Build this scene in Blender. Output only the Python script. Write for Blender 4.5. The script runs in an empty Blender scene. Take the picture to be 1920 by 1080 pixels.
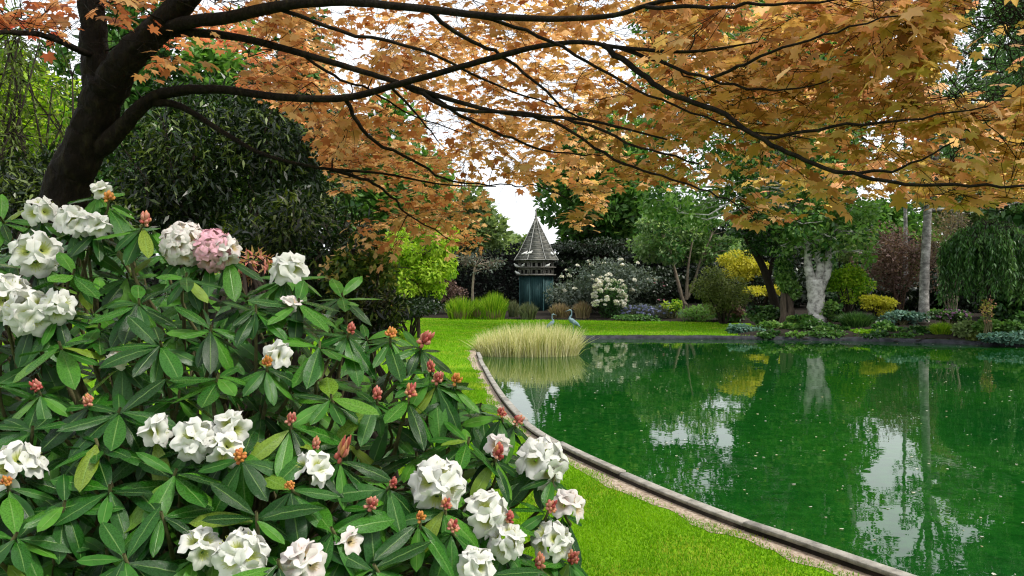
import bpy, bmesh, math, random
import numpy as np
from mathutils import Vector, Matrix

# ------------------------------------------------------------------ camera, sky, sun, exposure
scene = bpy.context.scene
COL = scene.collection
F = 1493.0            # focal length in photo pixels
HC = 1.90             # camera height over the water
YH = 528.0            # horizon row in the photo
cam_d = bpy.data.cameras.new('camera')
cam_d.sensor_width = 36.0
cam_d.lens = F / 1920.0 * 36.0
cam_d.clip_start = 0.05
cam_d.clip_end = 2000
cam = bpy.data.objects.new('camera', cam_d)
COL.objects.link(cam)
cam.location = (0, 0, HC)
cam.rotation_euler = (math.radians(90) - math.atan((540 - YH) / F), 0, 0)
scene.camera = cam

SUN_EL, SUN_AZ = math.radians(54), math.radians(112)   # azimuth clockwise from +Y
world = bpy.data.worlds.new('World')
scene.world = world
world.use_nodes = True
wn, wl = world.node_tree.nodes, world.node_tree.links
wn.clear()
w_out = wn.new('ShaderNodeOutputWorld')
sky = wn.new('ShaderNodeTexSky')
sky.sky_type = 'NISHITA'
sky.sun_disc = False
sky.sun_elevation = SUN_EL
sky.sun_rotation = SUN_AZ
sky.dust_density = 4.0
bg1 = wn.new('ShaderNodeBackground'); bg1.inputs['Strength'].default_value = 0.10
wl.new(sky.outputs[0], bg1.inputs['Color'])
bg2 = wn.new('ShaderNodeBackground')
nz = wn.new('ShaderNodeTexNoise'); nz.inputs['Scale'].default_value = 2.5; nz.inputs['Detail'].default_value = 6
rp = wn.new('ShaderNodeValToRGB')
rp.color_ramp.elements[0].color = (0.86, 0.90, 0.96, 1); rp.color_ramp.elements[1].color = (1, 1, 1, 1)
wl.new(nz.outputs['Fac'], rp.inputs['Fac']); wl.new(rp.outputs['Color'], bg2.inputs['Color'])
bg2.inputs['Strength'].default_value = 1.18
mixw = wn.new('ShaderNodeMixShader'); mixw.inputs[0].default_value = 0.8     # a bright, mostly clouded sky
wl.new(bg1.outputs[0], mixw.inputs[1]); wl.new(bg2.outputs[0], mixw.inputs[2])
wl.new(mixw.outputs[0], w_out.inputs['Surface'])

sun_d = bpy.data.lights.new('sun', 'SUN')
sun_d.energy = 2.7
sun_d.angle = math.radians(12)
sun_d.color = (1.0, 0.95, 0.86)
sun = bpy.data.objects.new('sun', sun_d)
COL.objects.link(sun)
sdir = Vector((math.sin(SUN_AZ) * math.cos(SUN_EL), math.cos(SUN_AZ) * math.cos(SUN_EL), math.sin(SUN_EL)))
sun.rotation_euler = sdir.to_track_quat('Z', 'Y').to_euler()

vs = scene.view_settings
vs.view_transform = 'Standard'; vs.look = 'None'; vs.gamma = 1.0
vs.exposure = 0.55
scene.cycles.use_adaptive_sampling = True
scene.cycles.adaptive_threshold = 0.02
scene.cycles.use_light_tree = False
scene.cycles.filter_width = 1.15
scene.cycles.max_bounces = 5
scene.cycles.diffuse_bounces = 2
scene.cycles.glossy_bounces = 2
scene.cycles.transmission_bounces = 2

rng = np.random.default_rng(7)
random.seed(7)
PI = math.pi
GZ = 0.12             # lawn height over the water

# ------------------------------------------------------------------ helpers
def P(px, py, d):
    return np.array([(px - 960) / F * d, d, HC - (py - YH) / F * d])

def G(px, py, z=GZ):
    return P(px, py, (HC - z) * F / (py - YH))

def proj(X):
    X = np.asarray(X)
    d = np.maximum(X[..., 1], 1e-3)
    return 960 + X[..., 0] / d * F, YH + (HC - X[..., 2]) / d * F

def mk(name, V, faces, mat, parent=None, smooth=False, rnd=None, uv=None):
    """One mesh object from numpy arrays; faces is an (M,k) array or a list of such arrays."""
    if not isinstance(faces, list):
        faces = [faces]
    faces = [np.asarray(f, dtype=np.int32) for f in faces if len(f)]
    V = np.asarray(V, dtype=np.float32).reshape(-1, 3)
    me = bpy.data.meshes.new(name)
    me.vertices.add(len(V)); me.vertices.foreach_set('co', V.ravel())
    loops = np.concatenate([f.ravel() for f in faces])
    tot = np.concatenate([np.full(len(f), f.shape[1], dtype=np.int32) for f in faces])
    start = np.concatenate([[0], np.cumsum(tot)[:-1]]).astype(np.int32)
    me.loops.add(len(loops)); me.loops.foreach_set('vertex_index', loops)
    me.polygons.add(len(tot)); me.polygons.foreach_set('loop_start', start)
    me.polygons.foreach_set('loop_total', tot)
    if smooth:
        me.polygons.foreach_set('use_smooth', np.ones(len(tot), dtype=bool))
    if rnd is not None:
        a = me.attributes.new('rnd', 'FLOAT', 'FACE')
        a.data.foreach_set('value', np.asarray(rnd, dtype=np.float32))
    if uv is not None:
        u = me.uv_layers.new(name='UVMap')
        u.data.foreach_set('uv', np.asarray(uv, dtype=np.float32)[loops].ravel())
    me.update(calc_edges=True)
    me.validate()
    if mat is not None:
        me.materials.append(mat)
    o = bpy.data.objects.new(name, me)
    COL.objects.link(o)
    if parent is not None:
        o.parent = parent
    return o

def link_copy(me, name, mat4, parent):
    o = bpy.data.objects.new(name, me)
    COL.objects.link(o)
    o.parent = parent
    o.matrix_basis = mat4
    return o

def tag(o, label, cat, group=None):
    o['label'] = label; o['category'] = cat
    if group: o['group'] = group
    return o

def thing(name, label, cat, loc=(0, 0, 0), group=None):
    o = bpy.data.objects.new(name, None)
    COL.objects.link(o)
    o.location = loc
    o.empty_display_size = 0.1
    o['base'] = 0
    del o['base']
    return tag(o, label, cat, group)

def kind(o, k):
    o['kind'] = k
    return o

class MB:
    """Collects vertices and faces of one part."""
    def __init__(s): s.V = []; s.Q = []; s.T = []; s.n = 0; s.rq = []; s.rt = []; s.uv = []
    def add(s, V, Q=None, T=None, r=0.0, uv=None):
        V = np.asarray(V, dtype=np.float32).reshape(-1, 3)
        if Q is not None and len(Q):
            Q = np.asarray(Q); s.Q.append(Q + s.n)
            s.rq.append(np.broadcast_to(np.asarray(r, dtype=np.float32), (len(Q),)))
        if T is not None and len(T):
            T = np.asarray(T); s.T.append(T + s.n)
            s.rt.append(np.broadcast_to(np.asarray(r, dtype=np.float32), (len(T),)))
        if uv is not None: s.uv.append(uv)
        s.V.append(V); s.n += len(V)
    def tube(s, path, rad, n=6, r=0.0, cap=True):
        V, Q = tube(path, rad, n)
        s.add(V, Q, r=r)
        if cap:
            m = len(V) - n
            s.T.append(np.array([[m, m + i, m + i + 1] for i in range(1, n - 1)]) + s.n - len(V))
            s.rt.append(np.full(n - 2, r, dtype=np.float32))
    def box(s, c, h, R=None, r=0.0):
        v = np.array([[x, y, z] for x in (-1, 1) for y in (-1, 1) for z in (-1, 1)], dtype=float) * np.asarray(h)
        if R is not None: v = v @ np.asarray(R).T
        s.add(v + np.asarray(c), BOXQ, r=r)
    def build(s, name, mat, parent=None, smooth=False, off=None):
        V = np.concatenate(s.V)
        if off is not None: V = V - np.asarray(off, dtype=np.float32)
        fs, rs = [], []
        if s.Q: fs.append(np.concatenate(s.Q)); rs.append(np.concatenate(s.rq))
        if s.T: fs.append(np.concatenate(s.T)); rs.append(np.concatenate(s.rt))
        uv = np.concatenate(s.uv) if s.uv else None
        return mk(name, V, fs, mat, parent, smooth, np.concatenate(rs), uv)

BOXQ = np.array([[0, 1, 3, 2], [4, 6, 7, 5], [0, 4, 5, 1], [2, 3, 7, 6], [0, 2, 6, 4], [1, 5, 7, 3]])

def unit(a):
    a = np.asarray(a, dtype=float)
    return a / np.maximum(np.linalg.norm(a, axis=-1, keepdims=True), 1e-9)

def tube(path, rad, n=6):
    path = np.asarray(path, dtype=float); k = len(path)
    rad = np.broadcast_to(np.asarray(rad, dtype=float), (k,))
    t = unit(np.gradient(path, axis=0))
    ref = np.array([0, 0, 1.0]) if abs(t[0][2]) < 0.9 else np.array([1.0, 0, 0])
    u = unit(np.cross(t[0], ref)); ang = np.arange(n) / n * 2 * PI
    V = []
    for i in range(k):
        u = unit(u - t[i] * np.dot(u, t[i])); w = np.cross(t[i], u)
        V.append(path[i] + rad[i] * (np.cos(ang)[:, None] * u + np.sin(ang)[:, None] * w))
    Q = [[i * n + j, i * n + (j + 1) % n, (i + 1) * n + (j + 1) % n, (i + 1) * n + j] for i in range(k - 1) for j in range(n)]
    return np.concatenate(V), np.array(Q)

def smooth_path(pts, per=6):
    pts = np.asarray(pts, dtype=float)
    p = np.concatenate([[2 * pts[0] - pts[1]], pts, [2 * pts[-1] - pts[-2]]])
    out = []
    for i in range(1, len(p) - 2):
        for t in np.arange(per) / per:
            a, b, c, d = p[i - 1], p[i], p[i + 1], p[i + 2]
            out.append(0.5 * (2 * b + (c - a) * t + (2 * a - 5 * b + 4 * c - d) * t * t + (3 * b - a - 3 * c + d) * t ** 3))
    out.append(pts[-1])
    return np.array(out)

def frames(d, nrm):
    """rotation matrices with columns x, y=d, z~nrm for N directions"""
    d = unit(d); z = unit(nrm - d * np.sum(nrm * d, -1, keepdims=True)); x = np.cross(d, z)
    return np.stack([x, d, z], axis=-1)

def inst(tV, tF, pos, R, sc):
    """bake N copies of a template: returns V, F"""
    N = len(pos); sc = np.asarray(sc, dtype=float).reshape(N, -1)
    V = np.einsum('nij,vj->nvi', R, tV) * (sc[:, None, :] if sc.shape[1] == 1 else 1) + pos[:, None, :]
    Fo = (tF[None] + (np.arange(N) * len(tV))[:, None, None]).reshape(-1, tF.shape[1])
    return V.reshape(-1, 3), Fo

def rdir(n, r=None):
    return unit((r or rng).normal(size=(n, 3)))

# ------------------------------------------------------------------ materials
def new_mat(name):
    m = bpy.data.materials.new(name); m.use_nodes = True
    nt = m.node_tree; nt.nodes.clear()
    out = nt.nodes.new('ShaderNodeOutputMaterial')
    return m, nt.nodes, nt.links, out

def ramp(N, stops):
    r = N.new('ShaderNodeValToRGB'); e = r.color_ramp.elements
    while len(e) < len(stops): e.new(0.5)
    for i, (p, c) in enumerate(stops):
        e[i].position = p; e[i].color = (*c, 1)
    return r

def math_node(N, L, op, a, b=None):
    m = N.new('ShaderNodeMath'); m.operation = op
    for i, v in enumerate((a, b)):
        if v is None: continue
        if isinstance(v, (int, float)): m.inputs[i].default_value = v
        else: L.new(v, m.inputs[i])
    return m.outputs[0]

def rnd_value(N, L):
    at = N.new('ShaderNodeAttribute'); at.attribute_name = 'rnd'
    oi = N.new('ShaderNodeObjectInfo')
    return math_node(N, L, 'FRACT', math_node(N, L, 'ADD', at.outputs['Fac'], oi.outputs['Random']))

def foliage(name, cols, trans=0.35, rough=0.55, spec=0.25, tcol=None, tint=1.6):
    """leaf surface: colour differs from leaf to leaf, some light comes through"""
    m, N, L, out = new_mat(name)
    n = len(cols)
    r = ramp(N, [(i / max(n - 1, 1) * 0.999, c) for i, c in enumerate(cols)])
    L.new(rnd_value(N, L), r.inputs['Fac'])
    p = N.new('ShaderNodeBsdfPrincipled')
    p.inputs['Roughness'].default_value = rough
    p.inputs['Specular IOR Level'].default_value = spec
    L.new(r.outputs['Color'], p.inputs['Base Color'])
    t = N.new('ShaderNodeBsdfTranslucent')
    mu = N.new('ShaderNodeMix'); mu.data_type = 'RGBA'; mu.blend_type = 'MULTIPLY'
    mu.inputs[0].default_value = 1
    L.new(r.outputs['Color'], mu.inputs[6])
    mu.inputs[7].default_value = (*(tcol or (tint, tint, tint * 0.6)), 1)
    L.new(mu.outputs[2], t.inputs['Color'])
    ms = N.new('ShaderNodeMixShader'); ms.inputs[0].default_value = trans
    L.new(p.outputs[0], ms.inputs[1]); L.new(t.outputs[0], ms.inputs[2]); L.new(ms.outputs[0], out.inputs[0])
    return m

def rough_mat(name, c1, c2, scale=8, rough=0.85, bump=0.3, spec=0.2, c3=None, stretch=(1, 1, 1), bdist=0.02, detail=6):
    m, N, L, out = new_mat(name)
    tc = N.new('ShaderNodeTexCoord'); mp = N.new('ShaderNodeMapping')
    mp.inputs['Scale'].default_value = stretch
    L.new(tc.outputs['Object'], mp.inputs['Vector'])
    nz = N.new('ShaderNodeTexNoise'); nz.inputs['Scale'].default_value = scale; nz.inputs['Detail'].default_value = detail
    nz.inputs['Roughness'].default_value = 0.65
    L.new(mp.outputs[0], nz.inputs['Vector'])
    st = [(0.32, c1), (0.68, c2)] if c3 is None else [(0.3, c1), (0.52, c2), (0.72, c3)]
    r = ramp(N, st); L.new(nz.outputs['Fac'], r.inputs['Fac'])
    p = N.new('ShaderNodeBsdfPrincipled')
    p.inputs['Roughness'].default_value = rough; p.inputs['Specular IOR Level'].default_value = spec
    L.new(r.outputs['Color'], p.inputs['Base Color'])
    b = N.new('ShaderNodeBump'); b.inputs['Strength'].default_value = bump; b.inputs['Distance'].default_value = bdist
    L.new(nz.outputs['Fac'], b.inputs['Height']); L.new(b.outputs[0], p.inputs['Normal'])
    L.new(p.outputs[0], out.inputs[0])
    return m

def lawn_material():
    m, N, L, out = new_mat('lawn')
    tc = N.new('ShaderNodeTexCoord')
    n1 = N.new('ShaderNodeTexNoise'); n1.inputs['Scale'].default_value = 0.8; n1.inputs['Detail'].default_value = 5
    n2 = N.new('ShaderNodeTexNoise'); n2.inputs['Scale'].default_value = 55; n2.inputs['Detail'].default_value = 4
    L.new(tc.outputs['Object'], n1.inputs['Vector']); L.new(tc.outputs['Object'], n2.inputs['Vector'])
    r1 = ramp(N, [(0.3, (0.10, 0.235, 0.003)), (0.7, (0.17, 0.34, 0.005))])
    L.new(n1.outputs['Fac'], r1.inputs['Fac'])
    r2 = ramp(N, [(0.3, (0.55, 0.6, 0.5)), (0.7, (1.15, 1.1, 1.0))])
    L.new(n2.outputs['Fac'], r2.inputs['Fac'])
    mu = N.new('ShaderNodeMix'); mu.data_type = 'RGBA'; mu.blend_type = 'MULTIPLY'; mu.inputs[0].default_value = 1
    L.new(r1.outputs['Color'], mu.inputs[6]); L.new(r2.outputs['Color'], mu.inputs[7])
    p = N.new('ShaderNodeBsdfPrincipled'); p.inputs['Roughness'].default_value = 0.9
    p.inputs['Specular IOR Level'].default_value = 0.1
    L.new(mu.outputs[2], p.inputs['Base Color'])
    b = N.new('ShaderNodeBump'); b.inputs['Strength'].default_value = 0.6; b.inputs['Distance'].default_value = 0.02
    L.new(n2.outputs['Fac'], b.inputs['Height']); L.new(b.outputs[0], p.inputs['Normal'])
    L.new(p.outputs[0], out.inputs[0])
    return m

def water_material():
    m, N, L, out = new_mat('pond_water')
    tc = N.new('ShaderNodeTexCoord'); mp = N.new('ShaderNodeMapping')
    mp.inputs['Scale'].default_value = (1.0, 1.0, 1.0)
    L.new(tc.outputs['Object'], mp.inputs['Vector'])
    n0 = N.new('ShaderNodeTexNoise'); n0.inputs['Scale'].default_value = 0.35; n0.inputs['Detail'].default_value = 5
    L.new(mp.outputs[0], n0.inputs['Vector'])
    r = ramp(N, [(0.3, (0.002, 0.038, 0.005)), (0.7, (0.007, 0.064, 0.005))])
    L.new(n0.outputs['Fac'], r.inputs['Fac'])
    nm = N.new('ShaderNodeTexNoise'); nm.inputs['Scale'].default_value = 6.0; nm.inputs['Detail'].default_value = 8; nm.inputs['Roughness'].default_value = 0.75
    L.new(mp.outputs[0], nm.inputs['Vector'])
    rm = ramp(N, [(0.33, (0.55, 0.6, 0.6)), (0.52, (1.0, 1.0, 1.0)), (0.70, (2.6, 1.55, 1.6))]); L.new(nm.outputs['Fac'], rm.inputs['Fac'])
    mm = N.new('ShaderNodeMix'); mm.data_type = 'RGBA'; mm.blend_type = 'MULTIPLY'; mm.inputs[0].default_value = 1
    L.new(r.outputs['Color'], mm.inputs[6]); L.new(rm.outputs['Color'], mm.inputs[7])
    n1 = N.new('ShaderNodeTexNoise'); n1.inputs['Scale'].default_value = 2.2; n1.inputs['Detail'].default_value = 3
    L.new(mp.outputs[0], n1.inputs['Vector'])
    b = N.new('ShaderNodeBump'); b.inputs['Strength'].default_value = 0.035; b.inputs['Distance'].default_value = 0.05
    L.new(n1.outputs['Fac'], b.inputs['Height'])
    p = N.new('ShaderNodeBsdfPrincipled'); p.inputs['Roughness'].default_value = 0.015
    p.inputs['IOR'].default_value = 1.333
    L.new(mm.outputs[2], p.inputs['Base Color']); L.new(b.outputs[0], p.inputs['Normal'])
    L.new(p.outputs[0], out.inputs[0])
    return m

def rhodo_leaf_material():
    m, N, L, out = new_mat('rhododendron_leaf')
    uv = N.new('ShaderNodeUVMap'); uv.uv_map = 'UVMap'
    sx = N.new('ShaderNodeSeparateXYZ'); L.new(uv.outputs[0], sx.inputs[0])
    u, v = sx.outputs[0], sx.outputs[1]
    a = math_node(N, L, 'ABSOLUTE', math_node(N, L, 'SUBTRACT', u, 0.5))
    rib = ramp(N, [(0.012, (1, 1, 1)), (0.045, (0, 0, 0))]); L.new(a, rib.inputs['Fac'])
    # side veins, slanting to the tip
    ph = math_node(N, L, 'SUBTRACT', math_node(N, L, 'MULTIPLY', v, 75.0), math_node(N, L, 'MULTIPLY', a, 60.0))
    vein = math_node(N, L, 'POWER', math_node(N, L, 'ABSOLUTE', math_node(N, L, 'SINE', ph)), 6.0)
    base = ramp(N, [(0.0, (0.004, 0.030, 0.003)), (0.35, (0.010, 0.064, 0.005)), (0.7, (0.026, 0.120, 0.008)), (0.93, (0.06, 0.19, 0.015)), (0.995, (0.14, 0.21, 0.02))])
    L.new(rnd_value(N, L), base.inputs['Fac'])
    nz = N.new('ShaderNodeTexNoise'); nz.inputs['Scale'].default_value = 30; nz.inputs['Detail'].default_value = 4
    tc = N.new('ShaderNodeTexCoord'); L.new(tc.outputs['Object'], nz.inputs['Vector'])
    blot = ramp(N, [(0.3, (0.7, 0.72, 0.7)), (0.7, (1.2, 1.2, 1.1))]); L.new(nz.outputs['Fac'], blot.inputs['Fac'])
    ns = N.new('ShaderNodeTexNoise'); ns.inputs['Scale'].default_value = 9; ns.inputs['Detail'].default_value = 8
    ns.inputs['Roughness'].default_value = 0.8
    L.new(tc.outputs['Object'], ns.inputs['Vector'])
    spot = ramp(N, [(0.66, (0, 0, 0)), (0.70, (1, 1, 1))]); L.new(ns.outputs['Fac'], spot.inputs['Fac'])
    m0 = N.new('ShaderNodeMix'); m0.data_type = 'RGBA'; m0.blend_type = 'MULTIPLY'; m0.inputs[0].default_value = 1
    L.new(base.outputs['Color'], m0.inputs[6]); L.new(blot.outputs['Color'], m0.inputs[7])
    m1 = N.new('ShaderNodeMix'); m1.data_type = 'RGBA'
    L.new(math_node(N, L, 'MULTIPLY', rib.outputs['Color'], 0.55), m1.inputs[0])
    ms_ = N.new('ShaderNodeMix'); ms_.data_type = 'RGBA'; L.new(math_node(N, L, 'MULTIPLY', spot.outputs['Color'], 0.7), ms_.inputs[0])
    L.new(m0.outputs[2], ms_.inputs[6]); ms_.inputs[7].default_value = (0.10, 0.075, 0.02, 1)
    L.new(ms_.outputs[2], m1.inputs[6]); m1.inputs[7].default_value = (0.16, 0.27, 0.07, 1)
    geo = N.new('ShaderNodeNewGeometry')
    m2 = N.new('ShaderNodeMix'); m2.data_type = 'RGBA'
    L.new(math_node(N, L, 'MULTIPLY', geo.outputs['Backfacing'], 0.8), m2.inputs[0])
    L.new(m1.outputs[2], m2.inputs[6]); m2.inputs[7].default_value = (0.045, 0.12, 0.025, 1)
    p = N.new('ShaderNodeBsdfPrincipled')
    L.new(m2.outputs[2], p.inputs['Base Color'])
    p.inputs['Specular IOR Level'].default_value = 0.27
    rr = ramp(N, [(0.3, (0.22,) * 3), (0.7, (0.34,) * 3)]); L.new(nz.outputs['Fac'], rr.inputs['Fac'])
    L.new(rr.outputs['Color'], p.inputs['Roughness'])
    b = N.new('ShaderNodeBump'); b.inputs['Strength'].default_value = 0.35; b.inputs['Distance'].default_value = 0.002
    L.new(math_node(N, L, 'SUBTRACT', math_node(N, L, 'MULTIPLY', vein, -0.6), math_node(N, L, 'MULTIPLY', rib.outputs['Color'], 1.5)), b.inputs['Height'])
    L.new(b.outputs[0], p.inputs['Normal'])
    t = N.new('ShaderNodeBsdfTranslucent'); t.inputs['Color'].default_value = (0.06, 0.22, 0.02, 1)
    ms = N.new('ShaderNodeMixShader'); ms.inputs[0].default_value = 0.14
    L.new(p.outputs[0], ms.inputs[1]); L.new(t.outputs[0], ms.inputs[2]); L.new(ms.outputs[0], out.inputs[0])
    return m

def petal_material(name, rim, mid, throat):
    m, N, L, out = new_mat(name)
    uv = N.new('ShaderNodeUVMap'); uv.uv_map = 'UVMap'
    sx = N.new('ShaderNodeSeparateXYZ'); L.new(uv.outputs[0], sx.inputs[0])
    oi = N.new('ShaderNodeObjectInfo')
    r = ramp(N, [(0.18, throat), (0.46, mid), (0.75, rim)])
    L.new(sx.outputs[1], r.inputs['Fac'])
    nz = N.new('ShaderNodeTexNoise'); nz.inputs['Scale'].default_value = 60
    tc = N.new('ShaderNodeTexCoord'); L.new(tc.outputs['Object'], nz.inputs['Vector'])
    br = N.new('ShaderNodeHueSaturation')
    L.new(r.outputs['Color'], br.inputs['Color'])
    L.new(math_node(N, L, 'ADD', math_node(N, L, 'MULTIPLY', oi.outputs['Random'], 0.12), 0.9), br.inputs['Value'])
    p = N.new('ShaderNodeBsdfPrincipled'); p.inputs['Roughness'].default_value = 0.6
    p.inputs['Specular IOR Level'].default_value = 0.2
    L.new(br.outputs[0], p.inputs['Base Color'])
    b = N.new('ShaderNodeBump'); b.inputs['Strength'].default_value = 0.25; b.inputs['Distance'].default_value = 0.002
    L.new(nz.outputs['Fac'], b.inputs['Height']); L.new(b.outputs[0], p.inputs['Normal'])
    t = N.new('ShaderNodeBsdfTranslucent'); L.new(br.outputs[0], t.inputs['Color'])
    ms = N.new('ShaderNodeMixShader'); ms.inputs[0].default_value = 0.25
    L.new(p.outputs[0], ms.inputs[1]); L.new(t.outputs[0], ms.inputs[2]); L.new(ms.outputs[0], out.inputs[0])
    return m

def maple_leaf_material():
    m, N, L, out = new_mat('maple_leaf')
    rv = rnd_value(N, L)
    g = N.new('ShaderNodeNewGeometry'); sp = N.new('ShaderNodeSeparateXYZ'); L.new(g.outputs['Position'], sp.inputs[0])
    olive = ramp(N, [(0.0, (0.26, 0.10, 0.04)), (0.25, (0.42, 0.26, 0.06)), (0.5, (0.46, 0.33, 0.09)), (0.75, (0.56, 0.24, 0.12)), (0.97, (0.66, 0.42, 0.22))])
    rust = ramp(N, [(0.0, (0.30, 0.10, 0.035)), (0.3, (0.48, 0.21, 0.075)), (0.65, (0.52, 0.30, 0.10)), (0.97, (0.64, 0.40, 0.19))])
    red = ramp(N, [(0.0, (0.30, 0.035, 0.02)), (0.6, (0.42, 0.08, 0.035)), (0.97, (0.5, 0.15, 0.06))])
    for r_ in (olive, rust, red): L.new(rv, r_.inputs['Fac'])
    nz = N.new('ShaderNodeTexNoise'); nz.inputs['Scale'].default_value = 1.3
    L.new(g.outputs['Position'], nz.inputs['Vector'])
    def mix(f, a, b):
        k = N.new('ShaderNodeMix'); k.data_type = 'RGBA'; L.new(f, k.inputs[0]); L.new(a, k.inputs[6]); L.new(b, k.inputs[7])
        return k.outputs[2]
    # younger growth of one side of the tree is more olive, that near the trunk redder
    xr = N.new('ShaderNodeMapRange'); xr.inputs[1].default_value = -0.6; xr.inputs[2].default_value = 1.3
    L.new(math_node(N, L, 'ADD', sp.outputs[0], math_node(N, L, 'MULTIPLY', math_node(N, L, 'SUBTRACT', nz.outputs['Fac'], 0.5), 2.5)), xr.inputs[0])
    xl = N.new('ShaderNodeMapRange'); xl.inputs[1].default_value = -1.35; xl.inputs[2].default_value = -2.3
    L.new(sp.outputs[0], xl.inputs[0])
    c = mix(xl.outputs[0], mix(xr.outputs[0], rust.outputs['Color'], olive.outputs['Color']), red.outputs['Color'])
    p = N.new('ShaderNodeBsdfPrincipled'); p.inputs['Roughness'].default_value = 0.5
    p.inputs['Specular IOR Level'].default_value = 0.3
    L.new(c, p.inputs['Base Color'])
    t = N.new('ShaderNodeBsdfTranslucent')
    mu = N.new('ShaderNodeMix'); mu.data_type = 'RGBA'; mu.blend_type = 'MULTIPLY'; mu.inputs[0].default_value = 1
    L.new(c, mu.inputs[6]); mu.inputs[7].default_value = (1.55, 1.65, 1.6, 1)
    L.new(mu.outputs[2], t.inputs['Color'])
    ms = N.new('ShaderNodeMixShader'); ms.inputs[0].default_value = 0.60
    L.new(p.outputs[0], ms.inputs[1]); L.new(t.outputs[0], ms.inputs[2]); L.new(ms.outputs[0], out.inputs[0])
    return m

M = {}
M['lawn'] = lawn_material()
M['water'] = water_material()
M['rleaf'] = rhodo_leaf_material()
M['mleaf'] = maple_leaf_material()
M['petal'] = petal_material('white_petal', (0.68, 0.68, 0.645), (0.68, 0.69, 0.60), (0.50, 0.56, 0.14))
M['petal_pink'] = petal_material('pink_petal', (0.72, 0.40, 0.48), (0.72, 0.52, 0.56), (0.75, 0.45, 0.30))
M['petal_blush'] = petal_material('blush_petal', (0.68, 0.64, 0.61), (0.68, 0.59, 0.57), (0.70, 0.55, 0.30))
M['bud'] = foliage('flower_bud', [(0.32, 0.05, 0.05), (0.46, 0.12, 0.10), (0.58, 0.28, 0.22), (0.52, 0.24, 0.08)], 0.2, 0.45)
M['bud_orange'] = foliage('orange_bud', [(0.50, 0.20, 0.04), (0.55, 0.26, 0.07), (0.45, 0.12, 0.05)], 0.15, 0.5)
M['grass'] = foliage('grass_blade', [(0.08, 0.21, 0.002), (0.15, 0.34, 0.004), (0.23, 0.42, 0.008), (0.32, 0.38, 0.04)], 0.35, 0.6, 0.15)
M['soil'] = rough_mat('soil', (0.007, 0.006, 0.004), (0.028, 0.021, 0.014), 14, 0.95, 0.8)
M['gravel'] = rough_mat('gravel', (0.12, 0.09, 0.06), (0.34, 0.27, 0.20), 30, 0.95, 1.0, c3=(0.50, 0.44, 0.37), bdist=0.01)
M['board'] = rough_mat('weathered_board', (0.12, 0.115, 0.10), (0.27, 0.255, 0.22), 9, 0.8, 0.6, stretch=(1, 1, 1), c3=(0.38, 0.36, 0.32))
M['bank'] = rough_mat('bank_stone', (0.012, 0.014, 0.016), (0.05, 0.052, 0.06), 5, 0.8, 0.8, bdist=0.05)
M['maple_bark'] = rough_mat('maple_bark', (0.003, 0.002, 0.0015), (0.010, 0.0065, 0.004), 30, 0.9, 1.0, c3=(0.030, 0.026, 0.012), stretch=(1, 1, 0.4), bdist=0.04)
M['bark'] = rough_mat('brown_bark', (0.04, 0.03, 0.022), (0.12, 0.09, 0.065), 10, 0.9, 0.8, stretch=(1, 1, 0.3))
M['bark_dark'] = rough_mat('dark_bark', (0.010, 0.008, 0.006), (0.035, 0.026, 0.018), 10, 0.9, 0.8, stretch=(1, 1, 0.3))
M['bark_pale'] = rough_mat('pale_bark', (0.14, 0.11, 0.08), (0.30, 0.25, 0.19), 8, 0.9, 0.6, stretch=(1, 1, 0.4))
M['birch_grey'] = rough_mat('grey_birch_bark', (0.04, 0.038, 0.035), (0.22, 0.21, 0.195), 4.5, 0.85, 0.6, c3=(0.52, 0.50, 0.47), stretch=(1, 1, 1.4))
M['birch'] = rough_mat('birch_bark', (0.05, 0.045, 0.04), (0.50, 0.48, 0.44), 4.5, 0.8, 0.6, c3=(0.72, 0.70, 0.66), stretch=(1, 1, 1.3))
M['twig'] = rough_mat('twig', (0.05, 0.03, 0.02), (0.11, 0.07, 0.045), 20, 0.9, 0.3)
M['stem'] = rough_mat('green_stem', (0.05, 0.05, 0.02), (0.14, 0.13, 0.06), 30, 0.8, 0.3)
M['lime'] = foliage('lime_leaf', [(0.06, 0.17, 0.006), (0.14, 0.30, 0.010), (0.26, 0.40, 0.02), (0.36, 0.46, 0.05)], 0.4)
M['yellow'] = foliage('yellow_leaf', [(0.30, 0.32, 0.02), (0.46, 0.44, 0.035), (0.55, 0.50, 0.08)], 0.4)
M['green'] = foliage('green_leaf', [(0.008, 0.030, 0.008), (0.025, 0.085, 0.016), (0.06, 0.15, 0.03), (0.12, 0.22, 0.06)], 0.3, 0.4, 0.4)
M['fresh'] = foliage('fresh_green_leaf', [(0.02, 0.075, 0.016), (0.06, 0.16, 0.03), (0.11, 0.24, 0.04), (0.20, 0.33, 0.09)], 0.4, 0.4, 0.35)
M['mint'] = foliage('mint_leaf', [(0.03, 0.10, 0.025), (0.09, 0.20, 0.05), (0.16, 0.29, 0.08), (0.30, 0.40, 0.20)], 0.4, 0.4, 0.35)
M['pale'] = foliage('pale_green_leaf', [(0.11, 0.17, 0.07), (0.18, 0.26, 0.09), (0.25, 0.33, 0.14)], 0.45)
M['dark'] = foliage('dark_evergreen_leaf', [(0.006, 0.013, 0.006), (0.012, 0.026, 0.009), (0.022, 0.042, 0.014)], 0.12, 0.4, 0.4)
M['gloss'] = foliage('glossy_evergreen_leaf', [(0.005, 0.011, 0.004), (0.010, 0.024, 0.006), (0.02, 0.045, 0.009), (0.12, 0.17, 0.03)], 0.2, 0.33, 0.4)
M['hedge'] = foliage('hedge_leaf', [(0.004, 0.007, 0.006), (0.008, 0.014, 0.010), (0.014, 0.022, 0.014)], 0.05, 0.6, 0.2)
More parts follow.
